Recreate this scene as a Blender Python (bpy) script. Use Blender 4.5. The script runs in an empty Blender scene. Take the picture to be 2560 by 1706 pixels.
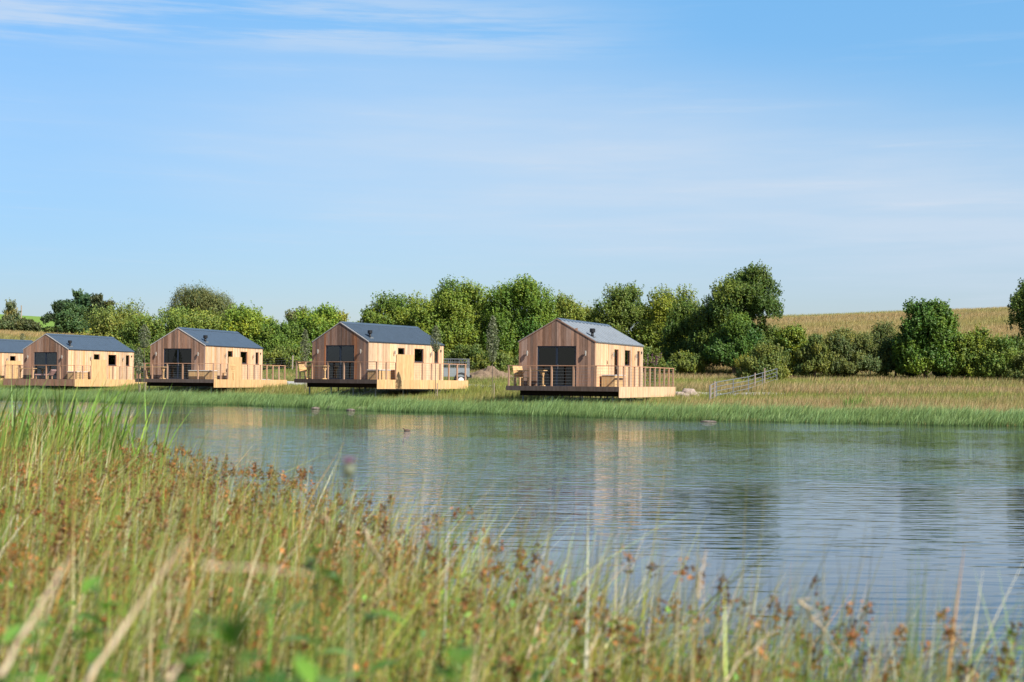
import bpy, math, random
import numpy as np
from mathutils import Matrix, Vector
R = math.radians
PI = math.pi
scene = bpy.context.scene
COL = scene.collection
rng = np.random.default_rng(7)
random.seed(7)

# ------------------------------------------------------------------ camera
F = 50.0 / 36.0 * 2560
ROLL = R(0.54)
HOR = 954.25
cam_d = bpy.data.cameras.new('camera'); cam = bpy.data.objects.new('camera', cam_d); COL.objects.link(cam)
cam_d.lens = 50; cam_d.sensor_width = 36; cam_d.sensor_fit = 'HORIZONTAL'
cam_d.shift_y = (HOR - 853) / 2560
cam_d.clip_start = 0.05; cam_d.clip_end = 5000
cam.matrix_world = Matrix.Rotation(R(90), 4, 'X') @ Matrix.Rotation(ROLL, 4, 'Z')
cam_d.dof.use_dof = True; cam_d.dof.focus_distance = 80; cam_d.dof.aperture_fstop = 4.0
scene.camera = cam
WATER = -1.65

def px(x, y, D):
    """a point of the photograph at distance D -> world"""
    dx, dy = x - 1280, y - HOR
    a = dx * math.cos(ROLL) + dy * math.sin(ROLL)
    b = -dx * math.sin(ROLL) + dy * math.cos(ROLL)
    return (a * D / F, D, -b * D / F)

# ------------------------------------------------------------------ sky and sun
SUN_EL = R(42); SUN_AZ = R(131)          # compass angle from +Y clockwise: to the right and behind the camera
scene.view_settings.view_transform = 'Standard'
scene.view_settings.look = 'None'
scene.view_settings.exposure = 0.85
scene.view_settings.gamma = 1.0
world = bpy.data.worlds.new('World'); scene.world = world; world.use_nodes = True
nt = world.node_tree; nt.nodes.clear()
def N(nt, t, **kw):
    n = nt.nodes.new(t)
    for k, v in kw.items(): setattr(n, k, v)
    return n
def mathn(nt, op, a, b=None, c=None, clamp=False):
    n = nt.nodes.new('ShaderNodeMath'); n.operation = op; n.use_clamp = clamp
    for i, v in enumerate((a, b, c)):
        if v is None: continue
        if isinstance(v, (int, float)): n.inputs[i].default_value = v
        else: nt.links.new(v, n.inputs[i])
    return n.outputs[0]
def mapr(nt, v, a, b, c=0.0, d=1.0, smooth=True):
    n = nt.nodes.new('ShaderNodeMapRange')
    if smooth: n.interpolation_type = 'SMOOTHSTEP'
    nt.links.new(v, n.inputs[0])
    for i, q in enumerate((a, b, c, d)): n.inputs[i + 1].default_value = q
    return n.outputs[0]
def mixc(nt, f, a, b, mode='MIX'):
    n = nt.nodes.new('ShaderNodeMix'); n.data_type = 'RGBA'; n.blend_type = mode
    for s, v in ((n.inputs[0], f), (n.inputs[6], a), (n.inputs[7], b)):
        if isinstance(v, (int, float)): s.default_value = v
        elif isinstance(v, tuple): s.default_value = (*v, 1)[:4]
        else: nt.links.new(v, s)
    return n.outputs[2]
def noise(nt, vec, scale, detail=4, rough=0.5, dim='3D', out=0):
    n = nt.nodes.new('ShaderNodeTexNoise'); n.noise_dimensions = dim
    n.inputs['Scale'].default_value = scale; n.inputs['Detail'].default_value = detail
    n.inputs['Roughness'].default_value = rough
    if vec is not None: nt.links.new(vec, n.inputs['Vector'])
    return n.outputs[out]
def mapping(nt, vec, loc=(0,0,0), rot=(0,0,0), sc=(1,1,1)):
    n = nt.nodes.new('ShaderNodeMapping')
    nt.links.new(vec, n.inputs[0])
    n.inputs[1].default_value = loc; n.inputs[2].default_value = rot; n.inputs[3].default_value = sc
    return n.outputs[0]

sky = N(nt, 'ShaderNodeTexSky', sky_type='NISHITA')
sky.sun_disc = False; sky.sun_elevation = SUN_EL; sky.sun_rotation = SUN_AZ
sky.altitude = 100; sky.air_density = 1.0; sky.dust_density = 0.6; sky.ozone_density = 2.0
tc = N(nt, 'ShaderNodeTexCoord')
sep = N(nt, 'ShaderNodeSeparateXYZ'); nt.links.new(tc.outputs['Generated'], sep.inputs[0])
sx, sy, sz = sep.outputs
el = mathn(nt, 'MAXIMUM', sz, 0.02)
# cirrus lies on a high level layer: direction / height
comb = N(nt, 'ShaderNodeCombineXYZ')
nt.links.new(mathn(nt, 'DIVIDE', sx, mathn(nt, 'ADD', el, 0.12)), comb.inputs[0])
nt.links.new(mathn(nt, 'DIVIDE', 1.0, mathn(nt, 'ADD', el, 0.12)), comb.inputs[1])
cp = comb.outputs[0]
nA = noise(nt, mapping(nt, cp, (3.1, 7.0, 0), (0, 0, R(-8)), (0.9, 2.2, 1)), 1.6, 6, 0.55)
nB = noise(nt, mapping(nt, cp, (9.2, 1.0, 0), (0, 0, R(-5)), (0.8, 4.0, 1)), 2.2, 7, 0.62)
lat = mathn(nt, 'DIVIDE', sx, sy)       # tan of azimuth
tz = mathn(nt, 'DIVIDE', sz, sy)
# broad veil: band rising to the left, strongest right of centre
bandc = mathn(nt, 'SUBTRACT', tz, mathn(nt, 'MULTIPLY_ADD', lat, -0.10, 0.150))
veil = mathn(nt, 'SUBTRACT', 1.0, mathn(nt, 'ABSOLUTE', mathn(nt, 'DIVIDE', bandc, 0.115)), clamp=True)
veil = mapr(nt, veil, 0.0, 1.0)
veil = mathn(nt, 'MULTIPLY', veil, mapr(nt, lat, -0.36, 0.06, 0.30, 1.0))
veil = mathn(nt, 'MULTIPLY', veil, mapr(nt, nA, 0.25, 0.70, 0.66, 1.0))
# streaks high on the left
bandd = mathn(nt, 'SUBTRACT', tz, mathn(nt, 'MULTIPLY_ADD', lat, -0.02, 0.250))
st = mathn(nt, 'SUBTRACT', 1.0, mathn(nt, 'ABSOLUTE', mathn(nt, 'DIVIDE', bandd, 0.030)), clamp=True)
st = mathn(nt, 'MULTIPLY', mapr(nt, st, 0, 0.8), mapr(nt, lat, 0.16, -0.10, 0.0, 1.0))
st = mathn(nt, 'MULTIPLY', st, mapr(nt, nB, 0.36, 0.62))
wis = mathn(nt, 'MULTIPLY', mapr(nt, nB, 0.50, 0.78), mapr(nt, nA, 0.40, 0.60))
cl = mathn(nt, 'ADD', mathn(nt, 'MULTIPLY', veil, 0.78), mathn(nt, 'MULTIPLY', st, 0.60))
cl = mathn(nt, 'ADD', cl, mathn(nt, 'MULTIPLY', wis, 0.18), clamp=True)
grade = mixc(nt, mapr(nt, tz, 0.03, 0.27, smooth=False), (0.86, 0.87, 1.02), (0.96, 1.44, 1.62))
skyc = mixc(nt, 1.0, sky.outputs[0], grade, 'MULTIPLY')
skyc = mixc(nt, mapr(nt, lat, 0.0, -0.40), skyc, mixc(nt, 1.0, skyc, (0.82, 0.87, 0.93), 'MULTIPLY'))
cloudc = mixc(nt, cl, skyc, (5.5, 6.35, 7.45))
bg = N(nt, 'ShaderNodeBackground'); bg.inputs[1].default_value = 0.065
nt.links.new(cloudc, bg.inputs[0])
wo = N(nt, 'ShaderNodeOutputWorld'); nt.links.new(bg.outputs[0], wo.inputs[0])

sun_d = bpy.data.lights.new('sun', 'SUN'); sun_d.energy = 4.9; sun_d.angle = R(0.53); sun_d.color = (1.0, 0.95, 0.87)
sun = bpy.data.objects.new('sun', sun_d); COL.objects.link(sun)
sd = Vector((math.sin(SUN_AZ) * math.cos(SUN_EL), math.cos(SUN_AZ) * math.cos(SUN_EL), math.sin(SUN_EL)))
sun.rotation_euler = sd.to_track_quat('Z', 'Y').to_euler()

# ------------------------------------------------------------------ helpers
def tag(o, label=None, cat=None, group=None, kind=None):
    if label: o['label'] = label
    if cat: o['category'] = cat
    if group: o['group'] = group
    if kind: o['kind'] = kind
    return o
def empty(name, loc, rz=0.0):
    o = bpy.data.objects.new(name, None); COL.objects.link(o)
    o.location = loc; o.rotation_euler = (0, 0, rz); o.empty_display_size = 0.3
    return o
def np_mesh(name, co, tris, mat, parent=None, col=None, smooth=False):
    me = bpy.data.meshes.new(name)
    co = np.asarray(co, np.float32).reshape(-1, 3); tris = np.asarray(tris, np.int32)
    k = tris.shape[1]; nf = len(tris)
    me.vertices.add(len(co)); me.vertices.foreach_set('co', co.ravel())
    me.loops.add(nf * k); me.loops.foreach_set('vertex_index', tris.ravel())
    me.polygons.add(nf); me.polygons.foreach_set('loop_start', np.arange(0, nf * k, k, dtype=np.int32))
    me.polygons.foreach_set('loop_total', np.full(nf, k, np.int32))
    if smooth: me.polygons.foreach_set('use_smooth', np.ones(nf, bool))
    me.update(calc_edges=True)
    if col is None: col = (1, 1, 1)
    if True:
        at = me.color_attributes.new('tint', 'FLOAT_COLOR', 'POINT')
        c = np.ones((len(co), 4), np.float32); c[:, :3] = col
        at.data.foreach_set('color', c.ravel())
    me.materials.append(mat)
    o = bpy.data.objects.new(name, me); COL.objects.link(o)
    if parent: o.parent = parent
    return o

class MB:
    """collects shapes with a tint per vertex, builds one mesh"""
    def __init__(s): s.v = []; s.f = []; s.c = []
    def add(s, vs, fs, c=(1, 1, 1)):
        b = len(s.v); s.v += [tuple(p) for p in vs]; s.f += [tuple(i + b for i in f) for f in fs]; s.c += [c] * len(vs)
        return s
    def box(s, x0, x1, y0, y1, z0, z1, c=(1, 1, 1)):
        vs = [(x, y, z) for z in (z0, z1) for x, y in ((x0, y0), (x1, y0), (x1, y1), (x0, y1))]
        return s.add(vs, [(0,3,2,1),(4,5,6,7),(0,1,5,4),(1,2,6,5),(2,3,7,6),(3,0,4,7)], c)
    def hexa(s, vs, c=(1, 1, 1)):
        return s.add(vs, [(0,3,2,1),(4,5,6,7),(0,1,5,4),(1,2,6,5),(2,3,7,6),(3,0,4,7)], c)
    def bar(s, p, q, w, h=None, c=(1, 1, 1)):
        h = h or w; p = Vector(p); q = Vector(q); d = (q - p).normalized()
        up = Vector((0, 0, 1)) if abs(d.z) < 0.95 else Vector((0, 1, 0))
        a = d.cross(up).normalized() * w / 2; b = a.cross(d).normalized() * h / 2
        vs = [p - a - b, p + a - b, p + a + b, p - a + b, q - a - b, q + a - b, q + a + b, q - a + b]
        return s.add(vs, [(0,3,2,1),(4,5,6,7),(0,1,5,4),(1,2,6,5),(2,3,7,6),(3,0,4,7)], c)
    def tube(s, pts, rad, n=8, c=(1, 1, 1), cap=True):
        pts = [Vector(p) for p in pts]
        if isinstance(rad, (int, float)): rad = [rad] * len(pts)
        rings = []
        for i, p in enumerate(pts):
            d = (pts[min(i + 1, len(pts) - 1)] - pts[max(i - 1, 0)]).normalized()
            up = Vector((0, 0, 1)) if abs(d.z) < 0.9 else Vector((0, 1, 0))
            a = d.cross(up).normalized(); b = a.cross(d).normalized()
            rings.append([p + (a * math.cos(2 * PI * k / n) + b * math.sin(2 * PI * k / n)) * rad[i] for k in range(n)])
        vs = [v for r in rings for v in r]; fs = []
        for i in range(len(pts) - 1):
            for k in range(n):
                k2 = (k + 1) % n
                fs.append((i*n+k, i*n+k2, (i+1)*n+k2, (i+1)*n+k))
        if cap: fs += [tuple(range(n))[::-1], tuple((len(pts)-1)*n + k for k in range(n))]
        return s.add(vs, fs, c)
    def sphere(s, ce, r, n=10, m=7, c=(1, 1, 1), jit=0.0, seed=0):
        rr = random.Random(seed); r = (r, r, r) if isinstance(r, (int, float)) else r
        vs = [(ce[0], ce[1], ce[2] - r[2])]
        for i in range(1, m):
            t = PI * i / m
            for k in range(n):
                p = 2 * PI * k / n; q = 1 + rr.uniform(-jit, jit)
                vs.append((ce[0] + q*r[0]*math.sin(t)*math.cos(p), ce[1] + q*r[1]*math.sin(t)*math.sin(p), ce[2] - q*r[2]*math.cos(t)))
        vs.append((ce[0], ce[1], ce[2] + r[2])); e = len(vs) - 1; fs = []
        for k in range(n):
            k2 = (k + 1) % n
            fs.append((0, 1 + k2, 1 + k)); fs.append((e, e - n + k, e - n + k2))
            for i in range(m - 2): fs.append((1+i*n+k, 1+i*n+k2, 1+(i+1)*n+k2, 1+(i+1)*n+k))
        return s.add(vs, fs, c)
    def build(s, name, mat, parent=None, smooth=False, label=None):
        me = bpy.data.meshes.new(name); me.from_pydata(s.v, [], s.f)
        at = me.color_attributes.new('tint', 'FLOAT_COLOR', 'POINT')
        c = np.ones((len(s.v), 4), np.float32); c[:, :3] = np.array(s.c, np.float32).reshape(-1, 3)
        at.data.foreach_set('color', c.ravel())
        if smooth: me.polygons.foreach_set('use_smooth', np.ones(len(me.polygons), bool))
        me.update(); me.materials.append(mat)
        o = bpy.data.objects.new(name, me); COL.objects.link(o)
        if parent: o.parent = parent
        if label: o['label'] = label
        return o

# ------------------------------------------------------------------ materials
def mat_base(name):
    m = bpy.data.materials.new(name); m.use_nodes = True; t = m.node_tree; t.nodes.clear()
    out = t.nodes.new('ShaderNodeOutputMaterial'); return m, t, out
def principled(t, out, rough=0.6, spec=0.3, metal=0.0):
    p = t.nodes.new('ShaderNodeBsdfPrincipled'); p.inputs['Roughness'].default_value = rough
    p.inputs['Specular IOR Level'].default_value = spec; p.inputs['Metallic'].default_value = metal
    t.links.new(p.outputs[0], out.inputs[0]); return p
def tint(t):
    a = t.nodes.new('ShaderNodeAttribute'); a.attribute_name = 'tint'; return a.outputs['Color']
def objc(t): return t.nodes.new('ShaderNodeTexCoord').outputs['Object']
def bump(t, p, h, strength=0.4, dist=0.01):
    b = t.nodes.new('ShaderNodeBump'); b.inputs['Strength'].default_value = strength; b.inputs['Distance'].default_value = dist
    t.links.new(h, b.inputs['Height']); t.links.new(b.outputs[0], p.inputs['Normal'])
def wood(name, base, rough=0.7, gs=1.0):
    m, t, out = mat_base(name); p = principled(t, out, rough, 0.2)
    g = noise(t, mapping(t, objc(t), sc=(30*gs, 30*gs, 1.6*gs)), 1.0, 5, 0.6)
    k = noise(t, mapping(t, objc(t), sc=(5, 5, 1.1)), 1.0, 3, 0.5)
    c = mixc(t, 1.0, tint(t), base, 'MULTIPLY')
    c = mixc(t, mapr(t, g, 0.35, 0.75), c, mixc(t, 1.0, c, (0.66, 0.58, 0.52), 'MULTIPLY'))
    c = mixc(t, mapr(t, k, 0.45, 0.8, 0, 0.6), c, mixc(t, 1.0, c, (0.80, 0.74, 0.72), 'MULTIPLY'))
    t.links.new(c, p.inputs['Base Color']); bump(t, p, g, 0.3, 0.004)
    return m
def plain(name, base, rough=0.5, metal=0.0, spec=0.4, var=0.2, sc=8.0):
    m, t, out = mat_base(name); p = principled(t, out, rough, spec, metal)
    n = noise(t, objc(t), sc, 5, 0.6)
    c = mixc(t, 1.0, tint(t), base, 'MULTIPLY')
    c = mixc(t, mapr(t, n, 0.35, 0.7, 0, var), c, mixc(t, 1.0, c, (0.5, 0.48, 0.45), 'MULTIPLY'))
    t.links.new(c, p.inputs['Base Color']); bump(t, p, n, 0.15, 0.01)
    return m
def leafmat(name, trans=0.35, rough=0.5, spec=0.25):
    m, t, out = mat_base(name)
    p = t.nodes.new('ShaderNodeBsdfPrincipled'); p.inputs['Roughness'].default_value = rough
    p.inputs['Specular IOR Level'].default_value = spec
    tr = t.nodes.new('ShaderNodeBsdfTranslucent'); mx = t.nodes.new('ShaderNodeMixShader'); mx.inputs[0].default_value = trans
    c = tint(t); t.links.new(c, p.inputs['Base Color'])
    t.links.new(mixc(t, 1.0, c, (1.25, 1.25, 0.75), 'MULTIPLY'), tr.inputs[0])
    t.links.new(p.outputs[0], mx.inputs[1]); t.links.new(tr.outputs[0], mx.inputs[2]); t.links.new(mx.outputs[0], out.inputs[0])
    return m
M = {}
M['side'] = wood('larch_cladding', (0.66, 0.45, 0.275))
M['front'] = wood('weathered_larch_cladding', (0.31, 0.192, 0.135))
M['fresh'] = wood('fresh_larch', (0.60, 0.40, 0.195))
M['rail'] = wood('rail_timber', (0.46, 0.29, 0.19))
M['deck'] = wood('decking', (0.24, 0.18, 0.145))
M['fascia'] = wood('dark_fascia', (0.105, 0.08, 0.068))
M['under'] = plain('dark_framing', (0.02, 0.014, 0.012), 0.9, spec=0.1)
M['shell'] = plain('membrane', (0.05, 0.04, 0.035), 0.9)
M['inside'] = plain('interior_lining', (0.30, 0.25, 0.20), 0.8)
M['roof'] = plain('slate_blue_steel', (0.055, 0.078, 0.105), 0.45, 0.0, 0.35, 0.25, 3.0)
M['roofpale'] = plain('grey_steel_sheet', (0.20, 0.225, 0.245), 0.38, 0.0, 0.5, 0.3, 3.0)
M['trim'] = plain('pale_verge_trim', (0.45, 0.43, 0.40), 0.5)
M['frame'] = plain('anthracite_frame', (0.018, 0.026, 0.042), 0.35)
M['black'] = plain('black_steel', (0.012, 0.012, 0.013), 0.45)
M['steel'] = plain('galvanised_steel', (0.17, 0.185, 0.195), 0.6, 0.3)
M['pile'] = plain('grey_pile_steel', (0.16, 0.19, 0.21), 0.5, 0.3)
M['white'] = plain('white_lid', (0.72, 0.70, 0.66), 0.5)
M['cloth'] = plain('pale_curtain', (0.62, 0.60, 0.55), 0.9)
M['lamp'] = plain('lamp_metal', (0.55, 0.50, 0.42), 0.3, 0.6)
M['stone'] = plain('pale_stone', (0.33, 0.26, 0.21), 0.85, var=0.7, sc=5)
M['stonegrey'] = plain('shore_stone', (0.17, 0.14, 0.11), 0.75, var=0.8, sc=7)
M['soil'] = plain('soil', (0.22, 0.155, 0.10), 0.95, var=0.8, sc=9)
M['gravel'] = plain('gravel', (0.42, 0.40, 0.38), 0.95, var=0.6, sc=14)
M['post'] = wood('fence_post', (0.33, 0.27, 0.22))
M['bark'] = plain('bark', (0.12, 0.10, 0.08), 0.9, var=0.7, sc=6)
M['truck'] = plain('grey_truck_paint', (0.22, 0.25, 0.26), 0.35)
M['tyre'] = plain('tyre', (0.015, 0.015, 0.016), 0.8)
M['leaf'] = leafmat('foliage', 0.30)
M['blade'] = leafmat('grass_blade', 0.20, 0.5)
M['pink'] = plain('pink_cushion', (0.50, 0.32, 0.29), 0.8)
m, t, out = mat_base('glass'); M['glass'] = m
tb = t.nodes.new('ShaderNodeBsdfTransparent'); tb.inputs[0].default_value = (0.35, 0.38, 0.38, 1)
gl = t.nodes.new('ShaderNodeBsdfGlossy'); gl.inputs['Roughness'].default_value = 0.01
fr = t.nodes.new('ShaderNodeFresnel'); fr.inputs[0].default_value = 1.6
mx = t.nodes.new('ShaderNodeMixShader'); t.links.new(fr.outputs[0], mx.inputs[0])
t.links.new(tb.outputs[0], mx.inputs[1]); t.links.new(gl.outputs[0], mx.inputs[2]); t.links.new(mx.outputs[0], out.inputs[0])

# ------------------------------------------------------------------ terrain
FAR = np.array([(200,1003),(300,1007),(400,1010),(600,1013),(760,1019),(830,1024),(1000,1030),(1200,1034),(1400,1041),(1640,1048),(2000,1056),(2300,1062),(2560,1066)], float)
fx, fy = [], []
for x, y in FAR:
    q = px(x, y, 1.0); D = WATER / q[2]; fx.append(q[0] * D); fy.append(D)
fx = [-160, -60] + fx + [30, 60, 200]; fy = [150, 108] + fy + [57, 56, 60]
nx_ = [-200, -60, -20, -12, -7.3, -3.5, -2.2, -1.24, -0.54, -0.12, 0.17, 0.54, 0.9, 1.12, 1.35, 3, 10, 60, 200]
ny_ = [60, 45, 38, 32, 24, 14, 11.4, 9.2, 6.8, 5.5, 5.0, 4.7, 4.4, 4.1, 3.7, 2.6, 1, 0, 0]
def far_shore(X): return np.interp(X, fx, fy) + 0.25*np.sin(X*1.3) + 0.15*np.sin(X*3.1+1)
def near_shore(X): return np.interp(X, nx_, ny_)
def sst(a, b, x):
    t = np.clip((x - a) / (b - a), 0, 1); return t * t * (3 - 2 * t)
def wob(X, Y, s, k=0):
    return (np.sin(X/s*1.7+k)*np.cos(Y/s*1.3+k*2) + np.sin(X/s*0.9+Y/s*2.1+k*3)*0.7 + np.sin(X/s*3.3-Y/s*2.7+k)*0.4) / 2.1
def ground(X, Y):
    X = np.asarray(X, float); Y = np.asarray(Y, float)
    tf = Y - far_shore(X); tn = near_shore(X) - Y
    s = X / np.maximum(Y, 20)
    z130 = np.interp(X, [-60, -44, -30, -20, -6, 10, 37, 80], [-.3, -.3, .6, 1.6, 1.37, 1.15, 0.95, 0.9])
    T = np.maximum(130 - far_shore(X), 10)
    u = np.clip(tf, 0, None) / T
    zf = -1.48 + (z130 + 1.48) * np.minimum(u, 1) ** 1.25
    zf += np.clip(Y - 130, 0, None) * 0.02
    L = sst(-0.15, -0.27, s)
    zl = np.interp(Y, [130, 145, 200, 260, 400, 900], [0, .6, 5.2, 6.8, 14.2, 13.0]) - np.clip(Y - 130, 0, 400) * 0.004
    zf += L * zl * np.clip(0.86 - (s + 0.3) * 1.6, 0.3, 1.3)
    Rr = sst(0.085, 0.175, s)
    zr = np.interp(Y, [128, 150, 175, 200, 215, 240, 300, 900], [0, 1.6, 4.2, 6.6, 7.4, 7.0, 5, 4])
    zf += Rr * zr * (1 + (s - 0.19) * 1.45)
    zf += wob(X, Y, 6.0) * 0.10 * sst(4, 25, tf)
    zb = WATER - 0.9
    zfar = np.where(tf > 0, WATER - 0.03 + (zf - WATER + 0.03) * sst(0, 0.9, tf), np.maximum(WATER + tf * 0.25, zb))
    znear = np.where(tn > 0, WATER + 0.14 * sst(0, 0.8, tn) + np.clip(tn, 0, 6) * 0.012, np.maximum(WATER + tn * 0.3, zb))
    return np.where(tf > -3.6, zfar, np.where(tn > -3.0, znear, zb))
def g1(x, y): return float(ground(x, y))

ax = lambda *seg: np.unique(np.concatenate([np.arange(a, b, s) for a, b, s in seg]))
gx = ax((-1600, -200, 50), (-200, -60, 6), (-60, -12, 0.9), (-12, 4, 0.25), (4, 60, 0.9), (60, 200, 6), (200, 1601, 50))
gy = ax((-60, -2, 4), (-2, 14, 0.25), (14, 56, 1.0), (56, 116, 0.45), (116, 240, 1.5), (240, 460, 6), (460, 2600, 60))
GX, GY = np.meshgrid(gx, gy); GZ = ground(GX, GY)
nX, nY = len(gx), len(gy)
idx = np.arange(nX * nY).reshape(nY, nX)
quads = np.stack([idx[:-1, :-1], idx[:-1, 1:], idx[1:, 1:], idx[1:, :-1]], -1).reshape(-1, 4)
m, t, out = mat_base('meadow_soil'); p = principled(t, out, 0.95, 0.1)
geo = t.nodes.new('ShaderNodeNewGeometry').outputs['Position']
a = noise(t, mapping(t, geo, sc=(0.05, 0.16, 0.16)), 1.0, 5, 0.6)
b = noise(t, mapping(t, geo, sc=(0.5, 1.2, 1.0)), 1.0, 6, 0.7)
c = noise(t, mapping(t, geo, sc=(6, 6, 6)), 1.0, 4, 0.7)
colr = mixc(t, mapr(t, a, 0.36, 0.62), (0.13, 0.15, 0.035), (0.34, 0.235, 0.10))
colr = mixc(t, mapr(t, b, 0.35, 0.7), colr, (0.22, 0.17, 0.06))
colr = mixc(t, mapr(t, c, 0.4, 0.75, 0, 0.5), colr, (0.06, 0.06, 0.02))
# the far pasture on the left is grazed and bright green
sp = t.nodes.new('ShaderNodeSeparateXYZ'); t.links.new(geo, sp.inputs[0])
pas = mathn(t, 'MULTIPLY', mapr(t, sp.outputs[1], 272, 280), mapr(t, sp.outputs[0], -20, -60))
colr = mixc(t, pas, colr, mixc(t, mapr(t, b, 0.3, 0.7), (0.12, 0.21, 0.03), (0.17, 0.26, 0.05)))
t.links.new(colr, p.inputs['Base Color']); bump(t, p, c, 0.6, 0.05)
M['ground'] = m
o = np_mesh('ground', np.stack([GX, GY, GZ], -1), quads, M['ground'], smooth=True); tag(o, kind='structure')

# ------------------------------------------------------------------ water
m, t, out = mat_base('pond_water'); p = principled(t, out, 0.02, 0.5)
p.inputs['IOR'].default_value = 1.48
p.inputs['Base Color'].default_value = (0.018, 0.024, 0.028, 1)
geo = t.nodes.new('ShaderNodeNewGeometry').outputs['Position']
w0 = noise(t, mapping(t, geo, sc=(0.06, 0.11, 1)), 1.0, 2, 0.5)                   # gusts
w1 = noise(t, mapping(t, geo, rot=(0, 0, R(4)), sc=(1.3, 5.6, 1)), 1.0, 2, 0.45)
w2 = noise(t, mapping(t, geo, rot=(0, 0, R(-7)), sc=(0.8, 2.1, 1)), 1.0, 3, 0.55)
w3 = noise(t, mapping(t, geo, rot=(0, 0, R(12)), sc=(5.0, 15.0, 1)), 1.0, 2, 0.5)
sp = t.nodes.new('ShaderNodeSeparateXYZ'); t.links.new(geo, sp.inputs[0])
calm = mapr(t, sp.outputs[1], 6, 26, 0.5, 1.0)
h = mathn(t, 'ADD', mathn(t, 'MULTIPLY', w1, 0.022), mathn(t, 'MULTIPLY', w2, 0.011))
h = mathn(t, 'ADD', h, mathn(t, 'MULTIPLY', w3, 0.0012))
h = mathn(t, 'MULTIPLY', h, mathn(t, 'MULTIPLY', calm, mapr(t, w0, 0.38, 0.62, 0.45, 1.25)))
bm_ = t.nodes.new('ShaderNodeBump'); bm_.inputs['Strength'].default_value = 1.0; bm_.inputs['Distance'].default_value = 1.0
t.links.new(h, bm_.inputs['Height']); t.links.new(bm_.outputs[0], p.inputs['Normal'])
M['water'] = m
o = np_mesh('water', [(-200, -2, WATER), (200, -2, WATER), (200, 160, WATER), (-200, 160, WATER)], [(0, 1, 2, 3)], m); tag(o, kind='structure')

# ------------------------------------------------------------------ timber cabins
WH, LH, HE, HR = 4.26, 8.65, 2.285, 3.465
def zgable(u): return HE + (HR - HE) * (1 - abs(u + WH/2) / (WH/2))
def intervals(z0, z1, cuts):
    iv = [(z0, z1)]
    for a, b in cuts:
        nw = []
        for p, q in iv:
            if b <= p or a >= q: nw.append((p, q)); continue
            if a > p: nw.append((p, a))
            if b < q: nw.append((b, q))
        iv = nw
    return iv
def wall(mb, axis, pos, th, s0, s1, ztop, openings, bw, gap, tintf, z0=0.0, jag=0.0):
    """vertical strips between s0 and s1 cut round the openings; axis 'x' = wall runs along x at y=pos..pos+th"""
    edges = [s0]
    while edges[-1] < s1 - 1e-6: edges.append(min(edges[-1] + bw * random.uniform(0.8, 1.15), s1))
    for a, b, _, _ in openings:
        for e in (a, b):
            i = min(range(len(edges)), key=lambda k: abs(edges[k] - e))
            if abs(edges[i] - e) < 0.03 and 0 < i < len(edges) - 1: edges[i] = e
            else: edges.append(e)
    if ztop(0.5*(s0+s1)) != ztop(s0): edges.append(-WH/2)
    edges = sorted(set(edges))
    for a, b in zip(edges[:-1], edges[1:]):
        if b - a < 0.012: continue
        aa, bb = a + gap/2, b - gap/2; mid = (a + b) / 2
        c = tintf(mid); dz = random.uniform(-jag, jag) if jag else 0
        for p, q in intervals(z0, 99, [(o[2], o[3]) for o in openings if o[0] - 1e-4 < mid < o[1] + 1e-4]):
            ta, tb_ = (ztop(aa) + dz, ztop(bb) + dz) if q > 50 else (q, q)
            pr = pos
            if axis == 'x':
                mb.hexa([(aa,pr,p),(bb,pr,p),(bb,pr+th,p),(aa,pr+th,p),(aa,pr,ta),(bb,pr,tb_),(bb,pr+th,tb_),(aa,pr+th,ta)], c)
            else:
                mb.hexa([(pr,aa,p),(pr+th,aa,p),(pr+th,bb,p),(pr,bb,p),(pr,aa,ta),(pr+th,aa,ta),(pr+th,bb,tb_),(pr,bb,tb_)], c)
def rtint(lo, hi, warm=0.06):
    def f(_):
        v = random.uniform(lo, hi); w = random.uniform(-warm, warm)
        return (v * (1 + w), v, v * (1 - w))
    return f

def lamp(parent, loc, ny):
    mb = MB(); d = 0.11
    ox, oy = ny[0] * d, ny[1] * d
    mb.tube([(loc[0]+ox, loc[1]+oy, loc[2]-0.11), (loc[0]+ox, loc[1]+oy, loc[2]+0.11)], 0.045, 10)
    mb.bar((loc[0], loc[1], loc[2]), (loc[0]+ox, loc[1]+oy, loc[2]), 0.05, 0.05)
    l = mb.build('wall_lamp', M['lamp'], parent)
    MB().sphere((loc[0]+ox, loc[1]+oy, loc[2]-0.13), 0.03, 8, 5).build('lamp_glass', M['white'], l)
    return l

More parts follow.
